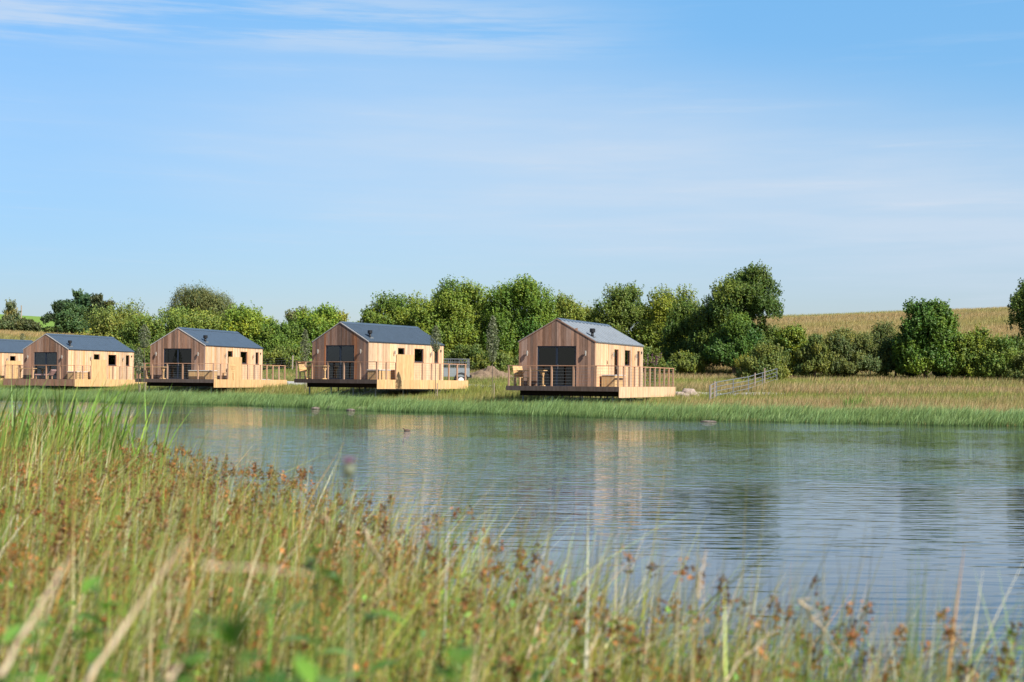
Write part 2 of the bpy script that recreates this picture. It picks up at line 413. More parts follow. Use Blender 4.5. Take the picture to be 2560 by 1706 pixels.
def cabin(X, D, z, th, mf, mr, ml, mb_, label, roofmat, ribgap, ribw, screen, redboards, skirtfront, windowopen=False, jag=0.0, seed=1):
    random.seed(seed)
    root = empty('timber_cabin', (X, D, z), -th)
    tag(root, label, 'cabin', 'timber cabins along the far bank')
    dl, dr, dxl, dxr = WH * -1 + 1.045, WH * -1 + 3.20, None, None
    dopen = (-WH + 1.045, -WH + 3.20, 0.0, 2.10)
    wins = [(5.12, 6.22, 1.15, 2.02), (7.50, 8.02, 1.15, 2.02)]
    sdoor = (3.22, 4.0, 0.0, 2.02)
    lo, hi = 0.82, 1.14
    ft = rtint(0.62, 1.45, 0.10)
    def ftint(u):
        c = ft(u)
        if redboards and (dopen[0]-0.16 < u < dopen[0]+0.01 or dopen[1]-0.14 < u < dopen[1] + 0.20): c = (c[0]*1.12, c[1]*0.80, c[2]*0.55)
        return c
    st_ = rtint(0.74, 1.16, 0.07)
    blk = [rtint(.84, 1.08, .07)(0) for _ in range(14)]
    def stint(v):
        c = st_(v); q = blk[int(v/0.72) % 14]; c = (c[0]*q[0], c[1]*q[1], c[2]*q[2])
        if redboards < 1 and random.random() < 0.18: c = (c[0]*0.98, c[1]*0.86, c[2]*0.70)
        return c
    RT = 0.07
    # claddings (boards with real gaps) over a dark shell
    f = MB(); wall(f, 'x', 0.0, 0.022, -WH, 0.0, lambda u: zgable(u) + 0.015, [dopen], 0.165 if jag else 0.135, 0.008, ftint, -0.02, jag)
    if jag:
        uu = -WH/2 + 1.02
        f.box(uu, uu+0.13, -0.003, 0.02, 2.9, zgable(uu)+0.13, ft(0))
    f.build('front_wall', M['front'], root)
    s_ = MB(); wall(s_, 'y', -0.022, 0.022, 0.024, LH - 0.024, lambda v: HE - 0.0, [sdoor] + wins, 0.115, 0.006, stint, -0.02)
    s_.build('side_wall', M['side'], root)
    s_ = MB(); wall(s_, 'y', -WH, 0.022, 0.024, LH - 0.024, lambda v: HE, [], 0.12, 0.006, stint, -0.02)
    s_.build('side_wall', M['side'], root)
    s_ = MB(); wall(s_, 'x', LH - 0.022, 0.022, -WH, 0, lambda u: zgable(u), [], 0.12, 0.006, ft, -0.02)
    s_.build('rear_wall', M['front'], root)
    sh = MB(); one = lambda _: (1, 1, 1)
    wall(sh, 'x', 0.024, 0.10, -WH+0.024, -0.024, lambda u: zgable(u) - 0.07, [dopen], 9, 0, one)
    wall(sh, 'y', -0.124, 0.10, 0.126, LH-0.126, lambda v: HE - 0.03, [sdoor] + wins, 99, 0, one)
    wall(sh, 'y', -WH+0.024, 0.10, 0.126, LH-0.126, lambda v: HE - 0.03, [], 99, 0, one)
    wall(sh, 'x', LH-0.124, 0.10, -WH+0.024, -0.024, lambda u: zgable(u) - 0.07, [], 9, 0, one)
    sh.box(-WH+0.13, -0.13, 0.13, LH-0.13, 0.005, 0.03)
    sh.build('inner_shell', M['inside'], root)
    # reveals in bright timber round the side openings
    # roof: two slabs, seams and a ridge cap
    sl = math.hypot(WH/2, HR-HE)
    rf = MB()
    for sg in (-1, 1):
        e = (-WH/2 + sg * (WH/2 + 0.035)); ez = HE - 0.012
        y0, y1 = 0.03, LH + 0.02
        nrm = Vector(((HR-HE)*sg, 0, WH/2)).normalized() * RT
        a = Vector((-WH/2, 0, HR)); b_ = Vector((e, 0, ez))
        q = [a, b_, b_ + nrm, a + nrm]
        vs = []
        for y in (y0, y1):
            for p_ in q: vs.append((p_.x, y, p_.z))
        rf.add(vs, [(0,1,2,3),(7,6,5,4),(0,4,5,1),(1,5,6,2),(2,6,7,3),(3,7,4,0)])
        y = y0 + 0.1
        while y < y1 - 0.05:
            lift = nrm.normalized() * (ribw * 0.45)
            pa = a + nrm; pb = b_ + nrm
            rf.hexa([(pa.x, y, pa.z), (pb.x, y, pb.z), (pb.x, y+ribw, pb.z), (pa.x, y+ribw, pa.z),
                     (pa.x+lift.x, y+ribw*.25, pa.z+lift.z), (pb.x+lift.x, y+ribw*.25, pb.z+lift.z), (pb.x+lift.x, y+ribw*.75, pb.z+lift.z), (pa.x+lift.x, y+ribw*.75, pa.z+lift.z)])
            y += ribgap
    rob = rf.build('roof', roofmat, root)
    rc = MB()
    for sg in (-1, 1):
        nrm = Vector(((HR-HE)*sg, 0, WH/2)).normalized()
        a = Vector((-WH/2, 0, HR + RT*1.15)) + Vector((0, 0, 0.035)); d = Vector((sg*WH/2, 0, HE-HR)).normalized() * 0.26
        b_ = a + d
        rc.hexa([(a.x, 0.02, a.z-0.02), (b_.x, 0.02, b_.z-0.02), (b_.x, LH+.03, b_.z-0.02), (a.x, LH+.03, a.z-0.02),
                 (a.x, 0.02, a.z), (b_.x, 0.02, b_.z), (b_.x, LH+.03, b_.z), (a.x, LH+.03, a.z)])
    rc.build('ridge_cap', M['roof'], rob)
    vt = MB()
    for sg in (-1, 1):
        e = -WH/2 + sg*(WH/2+0.02)
        vt.bar((-WH/2, 0.0, HR+0.045), (e, 0.0, HE+0.02), 0.05, 0.05)
    vt.build('verge_trim', M['trim'] if not jag else M['front'], rob)
    # stove flue
    fu, fv = -0.42, 0.75
    fz = zgable(fu)
    fl = MB().tube([(fu, fv, fz - 0.05), (fu, fv, fz + 0.36)], 0.075, 12).build('stove_flue', M['black'], root, True)
    MB().tube([(fu, fv, fz+0.30), (fu, fv, fz+0.32), (fu, fv, fz+0.50), (fu, fv, fz+0.52)], [0.10, 0.15, 0.15, 0.12], 14).build('cowl', M['black'], fl)
    MB().box(fu-0.16, fu+0.16, fv-0.16, fv+0.16, fz-0.04, fz+0.095).build('flashing', M['steel'], fl)
    # sliding door
    a, b, _, h = dopen; mid = (a+b)/2
    dm = MB(); y0, y1 = 0.03, 0.11; w = 0.07
    dm.box(a, a+w, y0, y1, 0, h); dm.box(b-w, b, y0, y1, 0, h); dm.box(a+w, b-w, y0, y1, h-w, h); dm.box(a+w, b-w, y0, y1, 0, 0.06)
    dm.box(mid-0.05, mid+0.05, y0+0.006, y1-0.006, 0.06, h-w)
    dj = dm.build('sliding_door', M['frame'], root)
    for q0, q1, yy in ((a+w, mid-0.05, 0.06), (mid+0.05, b-w, 0.075)):
        MB().box(q0, q1, yy, yy+0.008, 0.06, h-w).build('glass_pane', M['glass'], dj)
    MB().box(mid+0.065, mid+0.085, 0.005, 0.03, 0.9, 1.15).build('handle', M['steel'], dj)
    # side windows and door
    def win(o, cur):
        a, b, c0, c1 = o; a += 0.016; b -= 0.016; c0 += 0.016 if c0 else 0; c1 -= 0.016
        x0, x1 = -0.12, -0.06; w = 0.05; m_ = MB()
        m_.box(x0, x1, a, a+w, c0, c1); m_.box(x0, x1, b-w, b, c0, c1); m_.box(x0, x1, a+w, b-w, c1-w, c1); m_.box(x0, x1, a+w, b-w, c0, c0+w)
        wo_ = m_.build('window' if c0 else 'entrance_door', M['frame'], root)
        MB().box(-0.095, -0.087, a+w, b-w, c0+w, c1-w).build('glass_pane', M['glass'], wo_)
        a0, b0, d0, d1 = o; rv = MB()
        for q0, q1 in ((a0, a0+.014), (b0-.014, b0)): rv.box(-0.13, -0.001, q0, q1, d0, d1, (1.0, 0.72, 0.55))
        rv.box(-0.13, -0.002, a0+0.014, b0-0.014, d1-0.014, d1, (1.0, .8, .6))
        rv.box(-0.13, 0.0, a0+0.014, b0-0.014, d0, d0 + 0.014, (1, .8, .6)); rv.build('reveal', M['side'], wo_)
        if c0: MB().box(-0.05, 0.03, a-0.01, b+0.01, c0-0.032, c0-0.008).build('sill', M['frame'], wo_)
        else: MB().box(-0.06, -0.03, b-0.16, b-0.13, 0.95, 1.1).build('handle', M['lamp'], wo_)
        if cur:
            cm = MB(); n = 10; ca, cb = a + (b-a)*cur[0], a + (b-a)*cur[1]
            for k in range(n):
                q0 = ca+(cb-ca)*k/n; q1 = ca+(cb-ca)*(k+1)/n; d0 = 0.02*(k % 2)
                cm.hexa([(-.17-d0, q0, c0+cur[2]*(c1-c0)), (-.155-d0, q0, c0+cur[2]*(c1-c0)), (-.155-(0.02-d0), q1, c0+cur[2]*(c1-c0)), (-.17-(.02-d0), q1, c0+cur[2]*(c1-c0)),
                         (-.17-d0, q0, c1), (-.155-d0, q0, c1), (-.155-(0.02-d0), q1, c1), (-.17-(.02-d0), q1, c1)])
            cm.build('curtain', M['cloth'], wo_)
    win(wins[0], (0.35, 0.62, 0.0) if seed != 5 else (0.05, 0.95, 0.45)); win(wins[1], (0.05, 0.95, 0.0)); win(sdoor, None)
    for u in (-WH + 0.52, -0.50): lamp(root, (u, 0, 1.74), (0, -1))
    for v in (2.75, 7.0): lamp(root, (0, v, 1.72), (1, 0))
    MB().box(0, 0.05, 8.22, 8.30, 1.86, 2.0).build('alarm_box', M['black'], root)
    # ------------ deck
    u0, u1, v0, v1 = -WH - ml, mr, -mf, LH + mb_
    dk = MB(); v = v0
    while v < v1 - 0.05:
        c = rtint(0.85, 1.1)(0)
        if v < -0.16 or v > LH + 0.02: dk.box(u0, u1, v, v+0.138, -0.03, -0.002, c)
        else:
            dk.box(u0, -WH-0.002, v, v+0.138, -0.03, -0.002, c); dk.box(0.002, u1, v, v+0.138, -0.03, -0.002, c)
        v += 0.145
    dko = dk.build('deck', M['deck'], root)
    fa = MB()
    for q0, q1 in ((u0-0.02, (u0+u1)/2+0.35), ((u0+u1)/2+0.358, u1+0.02)):
        fa.box(q0, q1, v0-0.03, v0-0.004, -0.24, 0.0, rtint(0.85, 1.2)(0))
    fa.box(u0-0.028, u0-0.003, v0, v1, -0.24, 0.0)
    fa.build('fascia_board', M['fascia'], dko)
    un = MB(); ins = 0.55
    un.box(u0+ins, u1-0.3, v0+ins, v0+ins+0.12, -0.50, -0.03)
    v = v0 + ins + 0.6
    while v < v1 - 0.3:
        un.box(u0+ins, u1-0.3, v, v+0.06, -0.27, -0.032); v += 0.6
    un.box(u0+ins, u0+ins+0.1, v0+ins+.12, v1-.5, -0.50, -0.03); un.box(u1-.4, u1-.3, v0+ins+.12, v1-.5, -0.50, -0.03)
    un.box(-WH+0.1, -0.1, 0.1, LH-0.1, -0.49, -0.05)
    un.build('deck_frame', M['under'], dko)
    # skirt of fresh boards on the side
    sk = MB(); wall(sk, 'y', u1 + 0.003, 0.022, v0, v1, lambda v: 0.0, [], 0.115, 0.004, rtint(0.85, 1.1), -0.56)
    sk.build('skirt', M['fresh'] if seed != 5 else M['side'], dko)
    if skirtfront:
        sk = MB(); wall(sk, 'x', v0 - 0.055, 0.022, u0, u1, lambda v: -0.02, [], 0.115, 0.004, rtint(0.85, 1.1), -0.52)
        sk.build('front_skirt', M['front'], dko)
    # piles
    nu, nv = 4, 4
    a_ = Vector((math.sin(th), math.cos(th))); w_ = Vector((math.cos(th), -math.sin(th)))
    for i in range(nu):
        for j in range(nv):
            u = u0 + ins + 0.15 + (u1 - u0 - 2*ins - 0.1) * i / (nu-1); v = v0 + ins + 0.06 + (v1 - v0 - 1.6) * j / (nv-1)
            wx, wy = X + w_.x*u + a_.x*v, D + w_.y*u + a_.y*v
            gz = g1(wx, wy) - z - 0.3
            if gz > -0.55: continue
            MB().tube([(u, v, gz), (u, v, -0.4)], 0.045, 8).build('pile', M['pile'], root)
            if j == 0 and i < nu-1 and not skirtfront:
                un2 = u + (u1 - u0 - 2*ins - 0.1) / (nu-1)
                MB().tube([(u, v+0.05, -1.15), (un2, v+0.05, -0.5)], 0.018, 6).build('brace', M['pile'], root)
    # railing
    rl = MB(); e = 0.05; hr_ = 1.08
    rail_o = None
    vend = v1 - 0.25
    path_front = [(u0+e+0.05, v0+e), (u1-e, v0+e)]
    sc0, sc1 = (v0 + 2.1, v0 + 4.05)
    segs = [((u0+e+.05, v0+e), (u1-e, v0+e))]
    if screen: segs += [((u1-e, v0+e), (u1-e, sc0)), ((u1-e, sc1), (u1-e, vend))]
    else: segs += [((u1-e, v0+e), (u1-e, vend))]
    lv = 1.6 if seed != 5 else 1.0
    segs += [((u0+e+.05, v0+e), (u0+e+.05, lv))]
    for p_, q_ in segs: 
        dx, dy = (1, 0) if abs(p_[1]-q_[1]) < 1e-6 else (0, 1)
        k = 0.035 if dx == 0 else -0.05
        rl.box(min(p_[0], q_[0])-(0.05 if dx else 0.045), max(p_[0], q_[0])+(0.05 if dx else 0.045), min(p_[1], q_[1])-(0.045 if dx else -0.046), max(p_[1], q_[1])+(0.045 if dx else 0.045), hr_-0.04, hr_, (1.05, .95, .9))
    rail_o = rl.build('railing', M['rail'], root)
    posts = set()
    for (pa, qa) in segs:
        L = math.hypot(qa[0]-pa[0], qa[1]-pa[1]); sp_ = 1.25 if abs(pa[1]-qa[1]) < 1e-6 else 0.98
        n = max(1, round(L / sp_))
        for k in range(n + 1): posts.add((round(pa[0]+(qa[0]-pa[0])*k/n, 3), round(pa[1]+(qa[1]-pa[1])*k/n, 3)))
    for (u, v) in sorted(posts):
        c = rtint(0.85, 1.15)(0)
        MB().box(u-0.04, u+0.04, v-0.04, v+0.04, -0.01, hr_-0.041, c).build('post', M['rail'], rail_o)
    cb_ = MB()
    for (pa, qa) in segs:
        for k in range(6):
            zz = 0.14 + 0.155*k; mdp = ((pa[0]+qa[0])/2, (pa[1]+qa[1])/2, zz - 0.006)
            cb_.tube([(pa[0], pa[1], zz), mdp, (qa[0], qa[1], zz)], 0.0045, 4, cap=False)
    cb_.build('cable', M['steel'], rail_o)
    if screen:
        s2 = MB(); wall(s2, 'y', u1 - 0.02, 0.022, sc0, sc1, lambda v: 1.56, [], 0.105, 0.005, rtint(0.88, 1.08, 0.03), 0.0)
        s2.bar((u1-0.05, sc0+0.06, 0), (u1-0.05, sc0+0.06, 1.5), 0.05); s2.bar((u1-0.05, sc1-0.06, 0), (u1-0.05, sc1-0.06, 1.5), 0.05)
        s2.build('privacy_screen', M['fresh'], root)
    random.seed(seed * 7)
    return root

def place(cab, u, v, rz=0.0, z=0.0):
    """a spot on a cabin's deck -> world location, rotation"""
    X, D, zz, th = cab[:4]
    return (X + math.cos(th)*u + math.sin(th)*v, D - math.sin(th)*u + math.cos(th)*v, zz + z), rz - th
CAB = {5: (4.30, 73.59, -0.22, 0.38, 0.99, 1.59, 0.28, 1.16), 4: (-8.77, 86.67, 0.04, 0.51, 1.11, 1.41, 0.48, 0.81),
       3: (-21.01, 97.36, -0.04, 0.29, 1.25, 1.33, 0.37, 1.34), 2: (-34.54, 110.62, -0.14, 0.35, 1.04, 1.39, 1.0, 1.0),
       1: (-46.2, 124.6, -0.14, 0.36, 1.04, 1.39, 1.0, 1.0)}
cabin(*CAB[5], 'nearest timber cabin with pale ribbed roof and no privacy screen, right of the others', M['roofpale'], 0.62, 0.09, False, 0, False, jag=0.012, seed=5)
cabin(*CAB[4], 'timber cabin with finely ribbed blue roof, red boards beside its glass door, pickup behind', M['roof'], 0.20, 0.05, True, 1, False, seed=4)
cabin(*CAB[3], 'timber cabin with smooth dark roof, large box at its deck corner, below the willow', M['roof'], 0.36, 0.025, True, 0, False, seed=3)
cabin(*CAB[2], 'timber cabin with brown boarded skirt under its front deck, behind tall iris leaves', M['roof'], 0.36, 0.025, True, 0, True, seed=2)
cabin(*CAB[1], 'leftmost timber cabin, cut by the photo edge and half behind the next cabin', M['roof'], 0.30, 0.03, True, 0, True, seed=1)

# furniture on the decks
def planter_box(cab, u0, u1, v0, v1, h, label, lidc='white'):
    loc, rz = place(cab, (u0+u1)/2, (v0+v1)/2)
    r = empty('storage_box', loc, rz); tag(r, label, 'storage box', 'boarded boxes on the cabin decks')
    a, b = (u1-u0)/2, (v1-v0)/2
    s_ = MB(); wall(s_, 'x', -b, 0.02, -a, a, lambda q: h, [], 0.105, 0.006, rtint(.85, 1.05)); wall(s_, 'y', a-0.02, 0.02, -b+.021, b-.021, lambda q: h, [], 0.105, 0.006, rtint(.85, 1.05))
    wall(s_, 'y', -a, 0.02, -b+.021, b-.021, lambda q: h, [], 0.105, 0.006, rtint(.85, 1.05)); wall(s_, 'x', b-.02, 0.02, -a, a, lambda q: h, [], 0.105, 0.006, rtint(.85, 1.05))
    s_.build('side', M['fresh'], r)
    MB().box(-a-0.03, a+0.03, -b-0.03, b+0.03, h+0.003, h+0.045).build('lid', M['white'], r)
    return r
planter_box(CAB[5], 0.12, 0.85, 0.7, 2.4, 0.58, 'boarded box with pale lid against the nearest cabin, left of its side door')
planter_box(CAB[4], 0.10, 0.95, -0.2, 1.5, 0.56, 'boarded box with white lid behind the corner rail of the blue ribbed cabin')
planter_box(CAB[3], -0.85, 0.95, -0.75, 0.0-0.05, 0.56, 'long boarded box with white lid at the front corner of the cabin between two others')
planter_box(CAB[2], 0.12, 1.0, -0.2, 1.4, 0.56, 'boarded box with white lid on the deck of the cabin behind the iris leaves')
def table(cab, u, v, label):
    loc, rz = place(cab, u, v)
    r = empty('deck_table', loc, rz); tag(r, label, 'table', 'timber tables on the cabin decks')
    t_ = MB()
    for k in range(4): t_.box(-0.75, 0.75, -0.3+0.15*k, -0.3+0.15*k+0.142, 0.79, 0.83, rtint(.9, 1.1)(0))
    t_.build('tabletop', M['fresh'], r)
    for sgn in (-1, 1):
        l = MB(); l.bar((sgn*0.62, 0, 0.02), (sgn*0.62, 0, 0.785), 0.07, 0.07); l.bar((sgn*0.62, -0.22, 0.77), (sgn*0.62, 0, 0.45), 0.04); l.bar((sgn*0.62, 0.22, 0.77), (sgn*0.62, 0, 0.45), 0.04)
        l.bar((sgn*0.60, 0, 0.5), (sgn*0.42, 0, 0.78), 0.035)
        l.box(sgn*0.62-0.04, sgn*0.62+0.04, -0.26, 0.26, 0.0, 0.05); l.build('leg', M['fresh'], r)
table(CAB[5], -WH+0.95, -0.5, 'bar-height timber table in front of the nearest cabin, beside a slatted bench')
table(CAB[4], -WH+0.75, -0.5, 'timber table on the deck in front of the blue ribbed cabin')
table(CAB[3], -WH+0.75, -0.55, 'timber table on the deck before the glass door of the cabin between two others')
table(CAB[2], -WH+0.75, -0.5, 'timber table on the deck behind the iris leaves')
def bench(cab, u, v, label, rz0=0.0):
    loc, rz = place(cab, u, v, rz0)
    r = empty('slatted_bench', loc, rz); tag(r, label, 'bench')
    b_ = MB()
    for k in range(5): b_.bar((-0.30-0.035*k, -0.3, 0.52+0.115*k), (-0.30-0.035*k, 0.3, 0.52+0.115*k), 0.03, 0.105, rtint(.9, 1.1)(0))
    b_.build('backrest', M['fresh'], r)
    s_ = MB()
    for k in range(4): s_.box(-0.28+0.135*k, -0.28+0.135*k+0.125, -0.3, 0.3, 0.42, 0.45)
    s_.build('seat', M['fresh'], r)
    for x, y in ((-.3, -.26), (-.3, .26), (.22, -.26), (.22, .26)): MB().box(x-.035, x+.035, y-.035, y+.035, 0, .418).build('leg', M['fresh'], r)
bench(CAB[5], -WH+0.42, -0.6, 'fresh yellow slatted bench at the left corner of the nearest deck', R(-35))
bench(CAB[4], -WH-0.05, -0.5, 'narrow timber seat at the left end of the blue ribbed cabin deck', R(-10))
bench(CAB[3], 1.0, 1.4, 'orange slatted chair beside the white lidded box, cabin between two others', R(150))
# lounger on cabin 2
loc, rz = place(CAB[2], -1.6, -0.5); r = empty('sun_lounger', loc, rz); tag(r, 'pink lounger with raised back on the deck behind the iris leaves', 'lounger')
MB().box(-0.9, 0.3, -0.3, 0.3, 0.28, 0.38).build('seat', M['pink'], r)
q = MB(); q.hexa([(0.3, -.3, .3), (0.38, -.3, .28), (0.38, .3, .28), (0.3, .3, .3), (0.62, -.3, .72), (0.7, -.3, .68), (.7, .3, .68), (.62, .3, .72)]); q.build('backrest', M['pink'], r)
for x in (-0.8, 0.3):
    for y in (-.25, .25): MB().box(x-.03, x+.03, y-.03, y+.03, 0, .278).build('leg', M['rail'], r)
# stove table on cabin 3: white rimmed barbecue
loc, rz = place(CAB[3], 0.75, 2.1); r = empty('barbecue', loc, rz); tag(r, 'small grey lidded barbecue behind the corner rail, cabin between two others', 'barbecue')
MB().tube([(0, 0, .45), (0, 0, .50), (0, 0, .62), (0, 0, .66)], [.12, .24, .26, .26], 12).build('bowl', M['black'], r, True)
MB().tube([(0, 0, .665), (0, 0, .76), (0, 0, .82)], [.265, .2, .05], 12).build('lid', M['steel'], r, True)
for k in range(3):
    an = k*2.09; MB().tube([(0.08*math.cos(an), .08*math.sin(an), .47), (.26*math.cos(an), .26*math.sin(an), 0)], .015, 6).build('leg', M['black'], r)
# gecko-like wall ornament on cabin 5
loc, rz = place(CAB[5], 0.012, 1.95, 0, 1.25); q = MB()
q.tube([(0, -.03, .14), (0, 0, .05), (0, .03, -.02), (0, -.02, -.1), (0, -.08, -.16)], [.012, .022, .024, .012, .004], 6)
for a, b in (((0, 0, .05), (0, .07, .09)), ((0, 0, .05), (0, -.07, .03)), ((0, .03, -.02), (0, .09, -.05)), ((0, .03, -.02), (0, -.05, -.04))): q.tube([a, b], .008, 5)
o = q.build('wall_ornament', M['black']); o.location = loc; o.rotation_euler = (0, 0, rz); tag(o, 'small dark lizard-shaped ornament on the lit side wall of the nearest cabin', 'ornament')

# ------------------------------------------------------------------ pickup behind cabin 4
gp = px(1150, 940, 101); gz = g1(gp[0], 101)
r = empty('pickup_truck', (gp[0] - 0.35, 101, gz), R(8)); tag(r, 'grey pickup truck with mesh cage over its bed, half hidden behind a cabin', 'pickup truck')
b_ = MB(); b_.box(-2.1, 0.95, -0.8, 0.8, 0.62, 1.0); b_.box(-2.1, 0.95, -0.8, -0.76, 1.0, 1.22); b_.box(-2.1, 0.95, 0.76, 0.8, 1.0, 1.22); b_.box(0.91, 0.95, -0.76, 0.76, 1.0, 1.22)
b_.box(-3.9, -2.1, -0.8, 0.8, 0.62, 1.25); b_.hexa([(-3.4, -.75, 1.25), (-2.1, -.75, 1.25), (-2.1, .75, 1.25), (-3.4, .75, 1.25), (-3.0, -.65, 1.8), (-2.15, -.65, 1.8), (-2.15, .65, 1.8), (-3.0, .65, 1.8)])
b_.build('body', M['truck'], r)
for x in (0.35, -3.2):
    for y in (-0.78, 0.62):
        w_ = MB().tube([(x, y, .38), (x, y+.02, .38), (x, y+.16, .38), (x, y+.18, .38)], [.33, .38, .38, .33], 20).build('wheel', M['tyre'], r)
        MB().tube([(x, y-.01, .38), (x, y+.05, .38)], .2, 14).build('rim', M['white'], w_)
a_ = MB()
for k in range(8):
    t0, t1 = PI*k/8, PI*(k+1)/8
    a_.bar((0.35+.47*math.cos(t0), -.83, .42+.47*math.sin(t0)), (0.35+.47*math.cos(t1), -.83, .42+.47*math.sin(t1)), 0.08, 0.06)
a_.build('wheel_arch', M['black'], r)
MB().box(0.95, 1.08, -0.8, 0.8, 0.55, 0.75).build('bumper', M['black'], r)
cg = MB()
for z in (1.25, 1.45, 1.65, 1.86):
    for y in (-.78, .78): cg.tube([(-2.0, y, z), (.93, y, z)], .013 if z < 1.8 else .022, 5)
    cg.tube([(.93, -.78, z), (.93, .78, z)], .013 if z < 1.8 else .022, 5)
for k in range(12):
    x = -2.0 + 2.93*k/11
    for y in (-.78, .78): cg.tube([(x, y, 1.22), (x, y, 1.86)], .01 if k % 3 else .02, 5)
for k in range(7): cg.tube([(.93, -.78+.26*k, 1.22), (.93, -.78+.26*k, 1.86)], .012, 5)
cg.build('mesh_cage', M['steel'], r)

# ------------------------------------------------------------------ track, soil mound, stones
def strip(name, pts, w, mat):
    vs, fs = [], []; P = []
    for (a, b) in zip(pts[:-1], pts[1:]):
        n = max(2, int(math.dist(a, b) / 0.6))
        for k in range(n): P.append((a[0]+(b[0]-a[0])*k/n, a[1]+(b[1]-a[1])*k/n))
    for i, (x, y) in enumerate(P):
        x2, y2 = P[min(i+1, len(P)-1)]; x1, y1 = P[max(i-1, 0)]; dx, dy = x2-x1, y2-y1; L = math.hypot(dx, dy)
        for k in range(7):
            s = (k/6-.5) * (w + 0.5*math.sin(i*.7)); X, Y = x - dy/L*s, y + dx/L*s
            vs.append((X, Y, g1(X, Y) + 0.05*(1-abs(k-3)/3*1.0) + 0.004))
    for i in range(len(P)-1):
        for k in range(6): fs.append((i*7+k, i*7+k+1, (i+1)*7+k+1, (i+1)*7+k))
    o = np_mesh(name, vs, fs, mat, smooth=True); tag(o, kind='structure'); return P
TRK = strip('gravel_track', [(-22, 112), (-6, 103), (2, 98), (10, 90), (13.5, 88), (17, 91)], 3.0, M['gravel'])
def lump(name, mat, loc, r, label, cat, group=None, seed=0, n=18, mm=11, jit=0.12):
    o = MB().sphere((0, 0, 0), r, n, mm, jit=jit, seed=seed).build(name, mat, smooth=False); o.location = loc; tag(o, label, cat, group); return o
MPOS = (px(1218, 935, 111)[0], 111)
# spoil heap
rr_ = 1.75; n = 44; vs = []; 
for j in range(n):
    for i in range(n):
        a = (i/(n-1)-.5)*2; b = (j/(n-1)-.5)*2; d = math.hypot(a, b)
        hh = max(0, 1-d*d)*0.62 * (1+.35*math.sin(a*5+1)*math.cos(b*4) + .28*math.sin(a*11+b*7)) + rng.normal()*0.055*(d < 1)
        x, y = MPOS[0]+a*2.3, MPOS[1]+b*1.5
        vs.append((x, y, g1(x, y) + hh - 0.05*(d >= .98)))
fs = [(j*n+i, j*n+i+1, (j+1)*n+i+1, (j+1)*n+i) for j in range(n-1) for i in range(n-1)]
o = np_mesh('soil_mound', vs, fs, M['soil']); tag(o, 'brown heap of dug soil on the grass between the two nearest cabins', 'soil heap')
st = [(1700, 976, 84, .30), (1722, 972, 85, .42), (1738, 978, 84, .22), (1686, 970, 86, .22), (1745, 972, 87, .18), (1712, 984, 83, .26), (1728, 968, 86, .25)]
lab = ['flat pale stone left of the largest boulder by the end rail', 'largest pinkish boulder beside the end rail of the nearest deck', 'small stone low on the right of the pinkish boulder', 'small stone touching the deck end behind the grass', 'small stone furthest right on the gravel edge', 'stone lying lowest in the grass by the pinkish boulder', 'stone behind the largest pinkish boulder']
for k, (x, y, D, s) in enumerate(st):
    q = px(x, y, D); lump('boulder', M['stone'], (q[0], D, g1(q[0], D) + s*.45), (s*1.3, s, s*.8), lab[k], 'stone', 'boulders by the gravel track', k, 9, 6, .16)
st = [(790, 1020, .27, .10), (828, 1021, .27, .17), (876, 1024, .24, .09), (902, 1023, .45, .15), (1773, 1052, .35, .05)]
lab = ['small low stone in the water, furthest left of the row at the reeds', 'dark rounded stone in the water with a pale top', 'small flat stone touching the long stone at the reeds', 'long flat pale stone in the water at the reeds', 'flat stone barely above the water below the metal railing']
for k, (x, y, w, h) in enumerate(st):
    q = px(x, y + 3, 1.0); D = WATER / q[2]; q = px(x, y, D)
    lump('shore_stone', M['stonegrey'], (q[0], D, WATER + h*.25), (w, w*.7, h), lab[k], 'stone', 'stones at the water edge', 40+k, 10, 6, .12)

# duck
q = px(1017, 1078, 1.0); D = WATER / q[2]; q = px(1017, 1078, D)
d_ = MB(); sc = 0.10
prof = [(-1.25, .35, .02), (-1.0, .32, .22), (-.5, .22, .48), (0, .2, .56), (.5, .24, .46), (.78, .42, .26), (.88, .66, .18), (.98, .86, .2), (1.12, .92, .19), (1.26, .88, .12), (1.42, .84, .05), (1.58, .82, .02)]
d_.tube([(x*sc, 0, z*sc) for x, z, r_ in prof], [r_*sc for x, z, r_ in prof], 12, (0.09, 0.06, 0.04))
o = d_.build('duck', plain('duck_feathers', (1, 1, 1), 0.8), smooth=True); o.location = (q[0], D, WATER - 0.005); o.rotation_euler = (0, 0, PI + .3)
tag(o, 'small dark brown waterbird swimming alone on the pond', 'duck')

